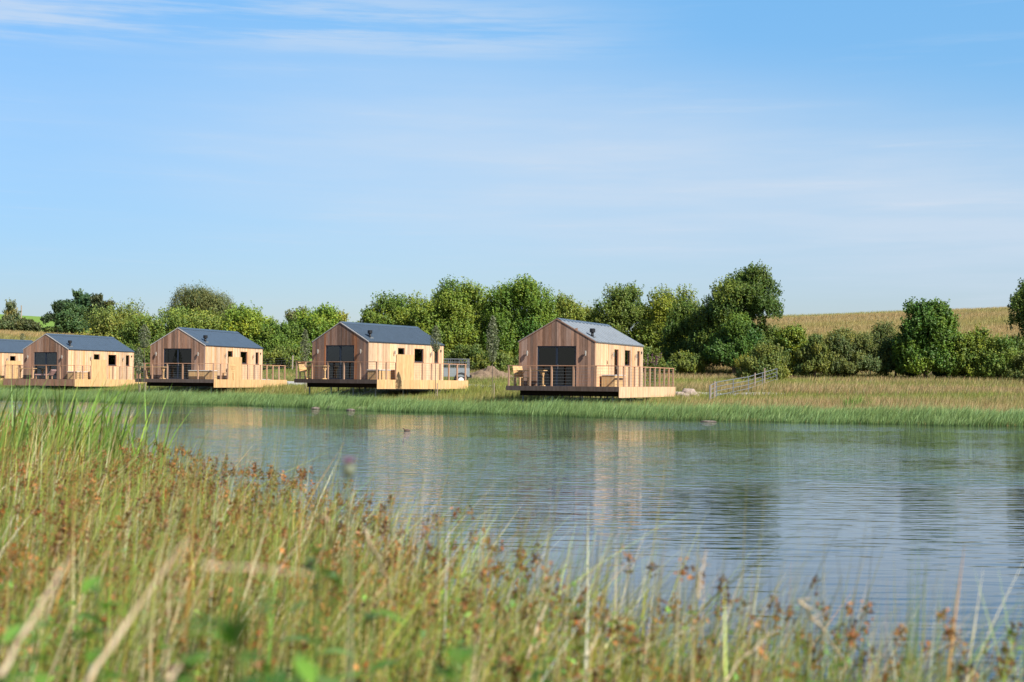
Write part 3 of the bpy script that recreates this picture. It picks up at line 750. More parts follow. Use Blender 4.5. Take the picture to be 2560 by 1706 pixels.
# ------------------------------------------------------------------ fences
def fence_path(P, step):
    out = []
    for a, b in zip(P[:-1], P[1:]):
        n = max(1, round(math.dist(a, b)/step)); out += [(a[0]+(b[0]-a[0])*k/n, a[1]+(b[1]-a[1])*k/n) for k in range(n)]
    return out + [P[-1]]
def wire_fence(P, step, label, seed):
    random.seed(seed); pts = fence_path(P, step); r = empty('wire_fence', (pts[0][0], pts[0][1], g1(*pts[0]))); tag(r, label, 'fence', 'wire fences before the hedge')
    O = Vector(r.location)
    wm = MB(); prev = None
    for (x, y) in pts:
        x += random.uniform(-.3, .3); b = Vector((x, y, g1(x, y))) - O
        top = b + Vector((random.uniform(-.04, .04), 0, random.uniform(1.12, 1.3)))
        MB().tube([b - Vector((0, 0, .2)), top], 0.055, 7, rtint(.8, 1.2)(0)).build('post', M['post'], r)
        if prev:
            for h in (.25, .45, .65, .85, 1.05): wm.tube([prev + Vector((0, 0, h)), b + Vector((0, 0, h))], .005, 4, cap=False)
            n = int((b - prev).length / 0.3)
            for k in range(1, n):
                c = prev.lerp(b, k/n); wm.bar(c + Vector((0, 0, .25)), c + Vector((0, 0, .85)), .004)
        prev = b
    wm.build('wire', M['steel'], r)
wire_fence([(16.5, 121), (30, 119.5), (48, 117.5), (54, 117)], 3.3, 'wire fence on grey posts at the foot of the orange hillside hedge', 3)
wire_fence([(-22, 121), (-12, 121.5), (-3, 121), (9, 121)], 3.0, 'wire fence on posts below the trees between the cabins', 4)
# metal hurdle railing running down to the water
pts = [px(1774, 1003, 78), px(1800, 0, 80.5), px(1842, 0, 85), px(1880, 0, 90.5), px(1915, 0, 97.5), px(1951, 0, 105)]
pts = [(p_[0], p_[1]) for p_ in pts]
r = empty('metal_railing', (pts[0][0], pts[0][1], g1(*pts[0]))); tag(r, 'grey metal four-bar railing curving down the grass bank to the water', 'railing'); O = Vector(r.location)
base = [Vector((x, y, g1(x, y) - (0.0 if i else 0.1))) - O for i, (x, y) in enumerate(pts)]
for h in (.30, .55, .80, 1.05):
    MB().tube([b + Vector((0, 0, h)) for b in base], 0.018 if h < 1 else 0.024, 6).build('rail', M['steel'], r)
for b in base: MB().tube([b - Vector((0, 0, .2)), b + Vector((0, 0, 1.08))], .032, 6).build('upright', M['steel'], r)
for k, (i, tt, h) in enumerate(((0, 0, 1.12), (0, .6, 1.2), (4, .1, 1.35), (3, .4, 1.2))):
    b = base[i].lerp(base[i+1], tt) + Vector((0.06, .12, 0)); MB().tube([b - Vector((0, 0, .2)), b + Vector((0, 0, h))], .05, 7).build('post', M['post'], r)
# far pole on the left field
q = px(53, 808, 300); o = MB().tube([(0, 0, -.5), (0, 0, 5.2)], [.16, .12], 8).build('utility_pole', M['post']); o.location = (q[0], 300, g1(q[0], 300)-1.0)
z_ = px(53, 764, 300)[2] - o.location.z; o.scale = (1, 1, z_/5.2); tag(o, 'thin dark pole standing on the far green field', 'pole')

# ------------------------------------------------------------------ trees
def unit(n):
    v = rng.normal(size=(n, 3)); return v / np.linalg.norm(v, axis=1, keepdims=True)
def leaf_cards(P, Nrm, size, aspect, axis=None, name='crown', parent=None, col=None, mat=None):
    n = len(P); rd = unit(n) if axis is None else axis + unit(n)*0.35
    T = np.cross(Nrm, rd); T /= np.linalg.norm(T, axis=1, keepdims=True) + 1e-9
    B = np.cross(Nrm, T)
    if axis is not None: T, B = B, T; 
    s = size[:, None]
    L = (B if axis is None else T) * s; Wd = (T if axis is None else B) * s * aspect
    V = np.stack([P - L, P + Wd + Nrm*s*0.15, P + L, P - Wd + Nrm*s*0.15], 1)
    idx = np.arange(n)[:, None]*4
    tr = np.concatenate([idx + [0, 1, 2], idx + [0, 2, 3]], 1).reshape(-1, 3)
    return np_mesh(name, V.reshape(-1, 3), tr, mat or M['leaf'], parent, np.repeat(col, 4, 0))
def tree(name, label, cat, x0, x1, yt, yb, D, col, n=9000, leaf=0.16, lobes=None, nl=14, low=0.05, tuft=0.45, up=0.7, group='trees and shrubs beyond the meadow',
         droop=False, sparse=1.0, base=None, seed=0, vary=0.25, trunk=True, depth=None):
    global rng
    rng = np.random.default_rng(seed + 100)
    if name == 'bushy_tree': x0, x1 = x0 - .08*(x1-x0), x1 + .08*(x1-x0); tuft *= 1.5
    xc = (x0 + x1)/2
    c = px(xc, yb, D); X0 = c[0]; zt = px(xc, yt, D)[2]; zg = g1(X0, D)
    zb = zg if base is None else px(xc, base, D)[2]
    W = (x1 - x0) * D / F / 2; H = zt - zb; dp = depth or W * 0.85
    root = empty(name, (X0, D, zg)); tag(root, label, cat, group)
    # lobes: centre (x, y, z in crown units), radius
    if lobes is None:
        LB = []
        for i in range(nl):
            a = rng.uniform(0, 2*PI); hgt = rng.uniform(max(low, .25), 1.0); rad = max(0.03, 1 - (abs(hgt-0.25)/0.77)**2.8)**(1/2.8)
            r_ = rng.uniform(.20, .36)
            q = rad * (1 - r_*0.8) * rng.uniform(.45, 1)**.5
            LB.append((q*math.cos(a), q*math.sin(a), hgt*(1-r_*.55), r_))
        LB += [(0, 0, .45, .55), (0, 0, .68, .40)]
        if low < .2:
            k_ = max(6, nl//2)
            for i in range(k_):
                a = 2*PI*i/k_ + rng.uniform(-.2, .2); r_ = rng.uniform(.28, .36); LB.append((.68*math.cos(a), .68*math.sin(a), rng.uniform(.12, .32), r_))
    else: LB = [(a, rng.uniform(-.25, .25), b, r_) for a, b, r_ in lobes]
    LB = np.array(LB)
    wgt = LB[:, 3]**2; wgt /= wgt.sum()
    n = int(n*2.2); leaf = leaf*0.90; nt_ = max(60, int(n / 16)); li = rng.choice(len(LB), nt_, p=wgt)
    dr = unit(nt_); dr[:, 2] = np.where(dr[:, 2] < -0.35, -dr[:, 2]*.7, dr[:, 2])
    rr = LB[li, 3] * rng.uniform(0.62, 1.02, nt_)
    sc = np.array([W, dp, H]); rs = np.array([W, dp, min(W, H*.9)])
    TC = LB[li, :3]*sc + dr*rr[:, None]*rs
    out = dr*0.5 + np.array([0, 0, up if not droop else -0.9]); out /= np.linalg.norm(out, axis=1, keepdims=True)
    m_ = int(n / nt_); ti = np.repeat(np.arange(nt_), m_)
    tl = tuft * rng.uniform(.5, 1.4, nt_)
    al = rng.uniform(-.3, 1.0, len(ti))
    P = TC[ti] + out[ti] * (al*1.25*tl[ti])[:, None] + unit(len(ti)) * (rng.uniform(0, 1, len(ti))**.5 * tl[ti]*0.36*(1.2-al*.95))[:, None]
    P[:, 2] = np.where(P[:, 2] < 0.02*H, rng.uniform(0, .1, len(P))*H, P[:, 2])
    # fit the envelope
    lo, hi = np.percentile(P[:, 0], .4), np.percentile(P[:, 0], 99.6); P[:, 0] = (P[:, 0]-lo)/(hi-lo)*2*W - W
    top = np.percentile(P[:, 2], 99.7); bot = P[:, 2].min() if base is not None else 0; P[:, 2] = (P[:, 2]-bot)/(top-bot)*H + (zb - zg)
    if sparse < 1: P = P[rng.random(len(P)) < sparse]; ti = ti[:len(P)]
    Nn = dr[ti]*0.7 + unit(len(P))*0.7 + np.array([0.12, -0.15, 0.25]); Nn /= np.linalg.norm(Nn, axis=1, keepdims=True)
    tt = rng.normal(0, 1, nt_); lt = rng.normal(0, 1, len(LB))
    v = np.exp(vary*(0.55*tt[ti] + 0.5*lt[li[ti]] + 0.5*rng.normal(0, 1, len(P))))
    wv = rng.normal(0, .10, len(P)) + 0.10*lt[li[ti]]
    C = np.array(col)[None]*np.array([2.0, 1.95, 1.25])*v[:, None]*np.stack([1+wv, np.ones(len(P)), 1-wv], 1); C = np.clip(C, 0.004, .5)
    size = leaf*rng.uniform(.6, 1.25, len(P))
    axis = np.tile(np.array([0, 0, -1.0]), (len(P), 1)) if droop else None
    leaf_cards(P, Nn, size*.62, .55 if not droop else .3, axis, 'crown', root, C)
    if trunk:
        tm = MB(); tr_ = max(.04, H*.025)
        tm.tube([(0, 0, -.3), (rng.normal()*.05*H*.3, 0, H*.3), (rng.normal()*.03*H, 0, H*.62 + (zb-zg)), (0, 0, H*.85+(zb-zg))], [tr_*1.2, tr_, tr_*.6, tr_*.2], 7)
        for k in range(7):
            L_ = LB[rng.integers(len(LB))]; a = Vector((0, 0, (zb-zg) + H*rng.uniform(.12, .5))); b = Vector((L_[0]*W, L_[1]*dp, L_[2]*H*.95+(zb-zg)))
            tm.tube([a, a.lerp(b, .5) + Vector((0, 0, -.03*H)), b], [tr_*.55, tr_*.35, tr_*.12], 5)
        tm.build('trunk', M['bark'], root)
    return root

GY_ = (0.105, 0.145, 0.026)    # yellow green
GM = (0.065, 0.105, 0.026)     # mid green
GD = (0.036, 0.062, 0.020)     # dark
GG = (0.080, 0.105, 0.048)     # grey green
GB = (0.038, 0.070, 0.034)     # bluish far oak
T = tree
# far left, on the fields
T('slim_tree', 'slim open-crowned grey-green tree on the far field beside the pole', 'tree', 6, 48, 751, 830, 290, (.075, .085, .06), 2600, .34, nl=7, low=.15, tuft=1.0, base=815, seed=1)
T('field_hedge', 'dark hedge bush at the left edge below the slim tree', 'hedge', -60, 30, 798, 842, 262, (.045, .06, .03), 3500, .4, nl=9, seed=2, tuft=.8)
T('field_hedge', 'broad dark hedge bush below the far pole', 'hedge', 28, 100, 798, 842, 262, (.045, .055, .03), 4000, .4, nl=10, seed=3, tuft=.8)
T('field_hedge', 'low green bush left of the dark oak trunk', 'hedge', 108, 162, 818, 842, 258, (.07, .09, .03), 2500, .36, nl=8, seed=4, tuft=.8)
T('oak_tree', 'dark rounded oak in front of the taller far oak', 'tree', 142, 216, 762, 842, 252, GB, 9000, .36, seed=5, nl=16, low=.1, tuft=.8, group='far dark trees on the skyline')
T('oak_tree', 'tallest dark oak on the far skyline at left', 'tree', 168, 248, 731, 842, 262, (.034, .064, .036), 11000, .38, seed=6, nl=18, low=.15, tuft=.8, group='far dark trees on the skyline')
T('pine_tree', 'dark pine with a low arching branch left of the far oak', 'tree', 108, 178, 752, 842, 256, (.03, .05, .03), 5000, .34, lobes=[(.45, .82, .30), (.15, .80, .26), (-.05, .72, .2), (-.35, .36, .14), (-.62, .30, .15), (-.85, .22, .12), (.1, .42, .12), (.7, .7, .3)], seed=7, tuft=.7, base=812, group='far dark trees on the skyline')
T('pine_tree', 'flat-topped open pine right of the tallest far oak', 'tree', 226, 284, 737, 842, 258, (.04, .05, .032), 3800, .34, lobes=[(-.45, .85, .35), (0, .62, .3), (-.1, .95, .16), (.35, .42, .28), (.8, .68, .2), (.55, .2, .16), (.85, .5, .15)], seed=8, tuft=.7, base=800, group='far dark trees on the skyline')
# left group
T('willow_tree', 'large grey-green willow crown standing above the left tree row', 'tree', 410, 595, 719, 905, 158, (.066, .078, .040), 26000, .20, nl=22, low=.3, droop=True, tuft=1.0, seed=10, vary=.22)
T('bushy_tree', 'olive green bushy tree behind the roof of the cabin by the iris', 'tree', 205, 390, 763, 905, 139, (.085, .105, .032), 22000, .19, seed=11, nl=20, tuft=.7)
T('bushy_tree', 'bushy tree between the dark oaks and the willow, low and dark at its foot', 'tree', 300, 420, 790, 915, 131, (.085, .115, .028), 14000, .18, seed=111, nl=14, tuft=.6)
T('bushy_tree', 'yellow-green rounded tree in front of the willow', 'tree', 385, 555, 772, 905, 134, (.095, .125, .034), 22000, .18, seed=12, nl=20)
T('bushy_tree', 'bright yellow-green tree right of the willow', 'tree', 545, 680, 769, 905, 130, (.11, .15, .028), 20000, .18, seed=13, nl=18)
T('low_tree', 'low dark green tree in the dip right of the bright tree', 'tree', 640, 765, 806, 905, 128, GM, 13000, .17, seed=14, nl=14)
T('grey_tree', 'thin grey-green tree peeping over the row left of the sky gap', 'tree', 708, 770, 772, 900, 150, (.09, .10, .065), 5000, .2, seed=15, nl=9, low=.5)
T('bushy_tree', 'fresh green tree just left of the sky gap', 'tree', 725, 850, 768, 905, 130, (.085, .13, .026), 19000, .18, seed=16, nl=18)
T('round_tree', 'rounded yellowish tree top at the sky gap, behind the cabin ridge', 'tree', 800, 872, 781, 900, 152, (.10, .12, .035), 7000, .2, seed=17, nl=9)
# middle group
T('low_tree', 'lowest tree of the middle group, right of the sky gap', 'tree', 872, 975, 775, 905, 133, (.085, .115, .025), 13000, .18, seed=20, nl=14)
T('bushy_tree', 'green tree stepping up from the sky gap to the tallest of the middle group', 'tree', 930, 1060, 737, 905, 134, (.082, .115, .024), 19000, .18, seed=21, nl=18)
T('bushy_tree', 'broadest bright tree above the blue ribbed roof', 'tree', 1020, 1225, 708, 915, 132, (.090, .125, .026), 38000, .18, seed=22, nl=30, up=.9)
T('bushy_tree', 'tall green tree between the two nearest cabins', 'tree', 1215, 1378, 700, 915, 130, (.068, .110, .022), 32000, .18, seed=23, nl=26, up=.9)
T('bushy_tree', 'yellowish lower tree above the ridge of the nearest cabin', 'tree', 1365, 1495, 743, 915, 134, (.10, .125, .03), 17000, .18, seed=24, nl=18, up=.9)
T('bushy_tree', 'tree with bare twigs showing, right behind the nearest cabin ridge', 'tree', 1482, 1612, 716, 920, 133, (.072, .098, .026), 22000, .18, seed=25, nl=20)
T('bushy_tree', 'yellow-green tree left of the tallest dark tree', 'tree', 1598, 1745, 723, 925, 131, (.095, .120, .024), 24000, .18, seed=26, nl=22)
T('dark_tree', 'dark lower tree against the left flank of the tallest tree', 'tree', 1655, 1800, 752, 930, 124, (.042, .072, .020), 19000, .17, seed=27, nl=18)
T('broad_tree', 'tallest broad dark green tree beside the orange hillside', 'tree', 1722, 1958, 671, 935, 121, (.052, .080, .022), 52000, .17, seed=28, nl=38, up=1.0, vary=.3)
T('dark_tree', 'shaded green undergrowth tree before the foot of the tallest tree', 'tree', 1765, 1905, 790, 935, 117, (.045, .085, .022), 15000, .16, seed=29, nl=16)
for k, (a, b, yt, lb_) in enumerate([(860, 1010, 800, 'low dense tree filling the left foot of the middle group'), (990, 1160, 770, 'dense dark tree between the stepping tree and the broad bright tree'), (1150, 1290, 762, 'dense dark tree in the notch left of the two nearest cabins gap'),
        (1320, 1450, 782, 'dense tree behind the roofline notch left of the nearest ridge'), (1420, 1560, 775, 'dense tree hidden behind the ridge of the nearest cabin'), (1560, 1700, 770, 'dense dark tree in the notch right of the bare-twigged tree'), (600, 740, 822, 'low dense tree in the dip between the left and the fresh green trees'), (250, 420, 812, 'dense low tree behind the roof of the iris cabin')]):
    T('dense_tree', lb_, 'tree', a, b, yt, 925, 137, (.058, .088, .022), 15000, .2, seed=80+k, nl=14, tuft=.5)
# right group
T('shrub', 'round pale green shrub beside the top of the metal railing', 'shrub', 1842, 1972, 862, 945, 108, (.085, .105, .036), 13000, .13, seed=30, nl=16, tuft=.3)
T('shrub', 'yellow-green coarse-leaved shrub right of the tallest tree', 'shrub', 1930, 2030, 818, 935, 116, (.085, .115, .022), 11000, .18, seed=31, nl=14, tuft=.4)
T('shrub', 'low olive shrub between the coarse-leaved shrub and the grey willows', 'shrub', 1990, 2085, 838, 935, 114, (.08, .098, .034), 9000, .14, seed=32, nl=12, tuft=.3)
T('willow_shrub', 'broad grey-green willow shrub in the middle of the right hedge', 'shrub', 2045, 2200, 824, 938, 115, (.070, .088, .040), 20000, .13, seed=33, nl=22, tuft=.35)
T('willow_shrub', 'taller grey-green willow shrub touching the left of the hillside oak', 'shrub', 2165, 2265, 808, 938, 118, (.070, .086, .036), 13000, .13, seed=34, nl=14, tuft=.4)
T('oak_tree', 'glossy dark green oak standing alone against the orange hillside', 'tree', 2238, 2392, 757, 940, 114, (.048, .088, .020), 30000, .19, seed=35, nl=30, tuft=.45, vary=.3)
T('shrub', 'open green shrub with upright shoots right of the hillside oak', 'shrub', 2378, 2480, 822, 940, 113, (.075, .11, .026), 11000, .15, seed=36, nl=14, tuft=.45)
T('shrub', 'light green shrub below the tree at the right edge', 'shrub', 2440, 2560, 842, 940, 112, (.088, .125, .034), 13000, .14, seed=37, nl=16, tuft=.4)
T('edge_tree', 'dark upright tree cut by the right edge of the photo', 'tree', 2512, 2690, 706, 940, 118, (.048, .078, .024), 30000, .17, seed=38, nl=28, up=1.2)
T('shrub', 'low dull shrub at the lower right edge of the hedge', 'shrub', 2520, 2640, 880, 942, 110, (.07, .09, .034), 8000, .14, seed=39, nl=10, tuft=.3)
for k, (a, b, yt, lb_) in enumerate([(1955, 2075, 856, 'low green fill of the hedge below the coarse-leaved shrub'), (2080, 2190, 846, 'hedge growth behind the broad grey willow shrub'), (2190, 2290, 850, 'hedge growth left of the foot of the hillside oak'), (2330, 2440, 850, 'hedge growth right of the foot of the hillside oak'), (2440, 2560, 862, 'hedge growth below the right-edge tree'), (1880, 1990, 870, 'hedge growth behind the upper end of the metal railing')]):
    T('hedge_shrub', lb_, 'shrub', a, b, yt, 945, 116, (.062, .085, .03), 11000, .15, seed=120+k, nl=12, tuft=.35)
# undergrowth between trunks
def jit(col, n, s=.2, w=.08):
    v = np.exp(s*rng.normal(size=n))[:, None]; q = rng.normal(size=n)*w
    return np.clip(np.array(col)*v*np.stack([1+q, np.ones(n), 1-q], 1), .005, .8)
ug = [(1120, 1240, 862, 925, 121), (1180, 1330, 878, 925, 119), (1000, 1140, 868, 915, 124), (1330, 1420, 880, 925, 122), (1560, 1660, 865, 935, 120), (640, 760, 868, 908, 123), (780, 900, 850, 908, 125), (1640, 1760, 880, 936, 118), (300, 420, 868, 910, 124), (520, 660, 860, 908, 125)]
lb = ['grassy bush left of the sapling between the two nearest cabins', 'bush behind the brown soil heap', 'bush behind the pickup cage', 'bush hidden left of the nearest cabin', 'bush right behind the nearest cabin side', 'bush at the end of the rail left of the blue ribbed cabin', 'bush behind the blue ribbed cabin gable', 'bush before the dark trees, left of the metal railing', 'bush behind the sapling left of the second cabin from the left', 'bush behind the rail right of the second cabin from the left']
for k, (a, b, yt, yb, D) in enumerate(ug):
    T('undergrowth_bush', lb[k], 'bush', a, b, yt, yb, D, (.075, .10, .03), 7000, .15, seed=60+k, nl=12, tuft=.3, group='bushes at the foot of the trees')
def loosestrife(x, y, D, label, seed):
    global rng
    rng = np.random.default_rng(seed); q = px(x, y, D); zg = g1(q[0], D); r = empty('flowering_plant', (q[0], D, zg)); tag(r, label, 'wildflower'); top = q[2] - zg
    st = MB(); P = []; Q = []
    for k in range(16):
        u = rng.normal(0, .35); v = rng.normal(0, .2); h = top*rng.uniform(.75, 1.05); st.tube([(u*.5, v*.5, 0), (u, v, h)], .008, 4, (.12, .18, .05))
        P = np.stack([u + rng.normal(0, .02, 26), v + rng.normal(0, .02, 26), h - rng.uniform(0, .32, 26)], 1); leaf_cards(P, unit(26), rng.uniform(.02, .04, 26), .6, None, 'flower_spike', r, jit((.24, .09, .20), 26, .2))
        for j in range(30): Q.append((u*.8 + rng.normal(0, .09), v*.8 + rng.normal(0, .09), h*rng.uniform(.1, .75)))
    st.build('stem', M['leafsolid'] if 'leafsolid' in M else M['bark'], r)
    Q = np.array(Q)
    leaf_cards(Q, unit(len(Q)), rng.uniform(.04, .08, len(Q)), .4, None, 'leaves', r, jit((.09, .15, .03), len(Q), .25))
# staked saplings near the cabins
def sapling(x, ytop, ymid, ybase, D, w, label, seed, col=(.16, .18, .10), n=900):
    global rng
    rng = np.random.default_rng(seed); b = px(x, ybase, D); X = b[0]; zg = g1(X, D); zt = px(x, ytop, D)[2] - zg; zm = px(x, ymid, D)[2] - zg
    r = empty('sapling', (X, D, zg)); tag(r, label, 'young tree', 'young trees planted by the cabins')
    MB().tube([(0, 0, -.1), (.02, 0, zt*.5), (0, 0, zt*.97)], [.022, .018, .006], 6).build('trunk', M['bark'], r)
    W = w*D/F/2; zz = rng.uniform(0, 1, n); rad = W*np.sin(PI*np.clip(zz*.9+.08, 0, 1))**.7*np.sqrt(rng.uniform(0, 1, n)); an = rng.uniform(0, 2*PI, n)
    P = np.stack([rad*np.cos(an), rad*np.sin(an), zm+(zt-zm)*zz], 1)
    v = np.exp(.3*rng.normal(size=n)); leaf_cards(P, unit(n), rng.uniform(.03, .07, n), .6, None, 'crown', r, np.array(col)[None]*v[:, None])
    MB().tube([(.12, -.05, -.1), (.12, -.05, 1.0)], .028, 6).build('stake', M['post'], r)
loosestrife(1625, 882, 98, 'purple flower spikes by the hedge behind the rear rail of the nearest cabin', 3)
sapling(1230, 790, 905, 985, 84, 34, 'tall thin sapling standing alone between the two nearest cabins', 1, n=1300)
sapling(1088, 815, 880, 985, 85, 28, 'sapling in front of the far end of the blue ribbed cabin', 2, n=900)
sapling(360, 812, 870, 965, 97, 32, 'silvery sapling left of the second open-railed cabin', 3, n=1100)
sapling(346, 868, 935, 965, 96, 26, 'short bushy sapling by the left rail post of that open-railed cabin', 4, n=700)
sapling(762, 825, 905, 965, 100, 26, 'silvery sapling behind the left end of the blue ribbed cabin', 5, n=900)
sapling(56, 834, 850, 890, 160, 16, 'far sapling showing above the leftmost cabin roof', 6, n=300)

# ------------------------------------------------------------------ grasses
def blades(name, X, Y, H, Wd, lean, leanv, C0, C1, segs=3, mat=None, z=None, curve=1.7, parent=None):
    n = len(X); z = ground(X, Y) if z is None else z
    B = np.stack([X, Y, z - 0.02], 1)
    an = rng.uniform(0, PI, n); S = np.stack([np.cos(an), np.sin(an)*.7, np.zeros(n)], 1)
    Lv = np.stack([lean*np.cos(leanv), lean*np.sin(leanv), np.zeros(n)], 1)*H[:, None]
    V, C = [], []
    for k in range(segs + 1):
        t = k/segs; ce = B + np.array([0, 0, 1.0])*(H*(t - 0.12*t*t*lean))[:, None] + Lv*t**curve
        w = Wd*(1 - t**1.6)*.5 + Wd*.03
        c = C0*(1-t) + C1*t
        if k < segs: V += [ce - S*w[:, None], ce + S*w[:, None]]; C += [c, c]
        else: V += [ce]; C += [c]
    V = np.stack(V, 1); C = np.stack(C, 1); m = V.shape[1]; i0 = np.arange(n)[:, None]*m
    tr = []
    for k in range(segs-1): a = 2*k; tr += [i0+[a, a+1, a+3], i0+[a, a+3, a+2]]
    a = 2*(segs-1); tr += [i0+[a, a+1, a+2]]
    return np_mesh(name, V.reshape(-1, 3), np.concatenate(tr, 0), mat or M['blade'], parent, C.reshape(-1, 3))
def jit(col, n, s=.2, w=.08):
    v = np.exp(s*rng.normal(size=n))[:, None]; q = rng.normal(size=n)*w
    return np.clip(np.array(col)*v*np.stack([1+q, np.ones(n), 1-q], 1), .005, .8)
def lerp(a, b, t): return a*(1-t)[:, None] + b*t[:, None]

# far reed belt
rng = np.random.default_rng(21)
n = 105000
u_ = rng.uniform(0, 1, n); X = -48 + 78*u_; tdep = rng.uniform(0, 1, n)**0.9*(4.0 + 1.2*wob(X, X*0, 4, 2)); Y = far_shore(X) + tdep - .8 + .35*wob(X, X*0, 1.5, 3)
tuss = wob(X*1.0, Y, 1.1, 5)
H = (0.53 + .11*wob(X, Y, 3.0, 1) + .12*tuss)*np.where(rng.random(n) < .06, 1.35, rng.uniform(.5, 1.12, n))*np.interp(X, [-40, -10, 0, 25], [1.12, 1.05, 1.0, .95])
C0 = jit((.045, .10, .024), n, .25); C1 = jit((.26, .38, .135), n, .28); 
mixy = np.clip(wob(X, Y, 2.5, 9)*.6 + .2, 0, 1); C1 = lerp(C1, jit((.17, .22, .05), n), mixy*.5)
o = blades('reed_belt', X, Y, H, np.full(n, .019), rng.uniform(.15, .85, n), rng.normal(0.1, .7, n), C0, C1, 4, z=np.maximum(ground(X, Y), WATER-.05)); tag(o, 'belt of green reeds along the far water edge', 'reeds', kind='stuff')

# meadow behind it, up to the hedge
def on_track(X, Y):
    P = np.array(TRK); d = np.full(len(X), 99.0)
    for a, b in P[::2]: d = np.minimum(d, np.hypot(X-a, Y-b))
    return d < 1.5
cabP = [(c[0], c[1], c[3], c) for c in CAB.values()]
def under_cabin(X, Y):
    k = np.zeros(len(X), bool)
    for x, y, th, c in cabP:
        dx, dy = X-x, Y-y; u = dx*math.cos(th)-dy*math.sin(th); v = dx*math.sin(th)+dy*math.cos(th)
        k |= (u > -WH-c[6]-.0) & (u < c[5]+.05) & (v > -c[4]+.6) & (v < LH+c[7])
    return k
n = 330000
Y = 58 + (128-58)*rng.uniform(0, 1, n)**.95; X = rng.uniform(-.40, .40, n)*Y
tf = Y - far_shore(X); k = (tf > 1.8) & ~on_track(X, Y) & ~under_cabin(X, Y) & (np.hypot((X-MPOS[0])/2.2, (Y-MPOS[1])/1.5) > 1)
X, Y, tf = X[k], Y[k], tf[k]; n = len(X)
zone = np.clip(.5 + 1.2*wob(X*.35, Y, 5.5, 3) + .45*wob(X*.6, Y, 1.6, 8), 0, 1)
green = np.clip(sst(0.0, .45, .45-zone) + .8*sst(.05, .5, wob(X*.3, Y, 8, 2))*rng.uniform(.3, 1, n) + .75*sst(14, 4, X)*rng.uniform(.3, 1, n), 0, 1); short = sst(.3, 1, wob(X*.5, Y, 7, 11) + sst(4, -10, X)*.8)
H = (.32 + .22*zone)*rng.uniform(.4, 1.4, n)*(1-.55*short)
tan_ = jit((.46, .33, .16), n, .3); pink = jit((.46, .28, .16), n, .3); yg = jit((.26, .29, .05), n, .28); gr = jit((.17, .25, .05), n, .25)
C1 = lerp(tan_, pink, np.clip(wob(X*.5, Y, 3.2, 6)+.4, 0, 1)); C1 = lerp(C1, yg, np.clip(green*1.1, 0, 1)); C1 = lerp(C1, gr, np.clip(short, 0, .9))
C0 = lerp(jit((.13, .12, .04), n), jit((.09, .12, .03), n), green)
sel = rng.random(n) < .25; C1[sel] = jit((.17, .20, .05), sel.sum(), .25)
o = blades('meadow_grass', X, Y, H, .022*(Y/80), rng.uniform(.1, .5, n), rng.normal(0.2, .9, n), C0, C1, 2); tag(o, 'tan and green long meadow grass between the reeds and the trees', 'grass', kind='stuff')
# hillside grass
n = 170000
Y = 128 + 100*rng.uniform(0, 1, n); X = Y*rng.uniform(.08, .42, n)
H = rng.uniform(.3, .65, n); zone = np.clip(.5+.8*wob(X*.5, Y, 8, 3), 0, 1)
C1 = lerp(jit((.41, .30, .135), n, .15), jit((.29, .29, .075), n, .15), np.clip(.9-zone*1.3, 0, 1))
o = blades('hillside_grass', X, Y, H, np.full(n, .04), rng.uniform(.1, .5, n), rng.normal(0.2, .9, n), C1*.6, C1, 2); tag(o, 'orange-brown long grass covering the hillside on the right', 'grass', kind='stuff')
# left far brown field
n = 30000
Y = 128 + 130*rng.uniform(0, 1, n); X = -Y*rng.uniform(.22, .42, n)
C1 = lerp(jit((.38, .27, .12), n, .2), jit((.22, .22, .06), n, .2), np.clip(wob(X, Y, 9, 2)+.2, 0, 1))
o = blades('field_grass', X, Y, rng.uniform(.3, .6, n), np.full(n, .08), rng.uniform(.1, .5, n), rng.normal(0.2, .9, n), C1*.7, C1, 2); tag(o, 'straw-coloured grass of the field behind the left cabins', 'grass', kind='stuff')
# bright clump of flag iris in the meadow at right
def iris(name, cx, cy, rx, ry, n, h0, h1, label, w=.03, seed=0):
    global rng
    rng = np.random.default_rng(seed); X = cx + rng.normal(0, rx, n); Y = cy + rng.normal(0, ry, n); zc = g1(cx, cy)
    r = empty(name, (cx, cy, zc)); tag(r, label, 'iris clump', 'clumps of flag iris')
    o = blades('leaves', X-cx, Y-cy, rng.uniform(h0, h1, n), rng.uniform(.7, 1.2, n)*w, rng.uniform(.05, .45, n), rng.normal(.2, 1.1, n), jit((.05, .115, .016), n, .2), jit((.15, .25, .04), n, .3), 5, z=ground(X, Y)-zc, curve=2.6, parent=r)
q = px(2140, 1000, 70); iris('iris_clump', q[0], 70, .38, .3, 170, .5, .85, 'bright green iris clump in the meadow below the right hedge', .035, 5)
q = px(1630, 1000, 71); iris('iris_clump', q[0], 71.5, .5, .3, 120, .35, .6, 'leafy green clump under the boarded skirt of the nearest cabin', .035, 6)
iris('iris_clump', -3.95, 12.6, .5, .6, 300, 1.05, 1.62, 'tall broad iris leaves in the foreground at the left edge', .038, 7)

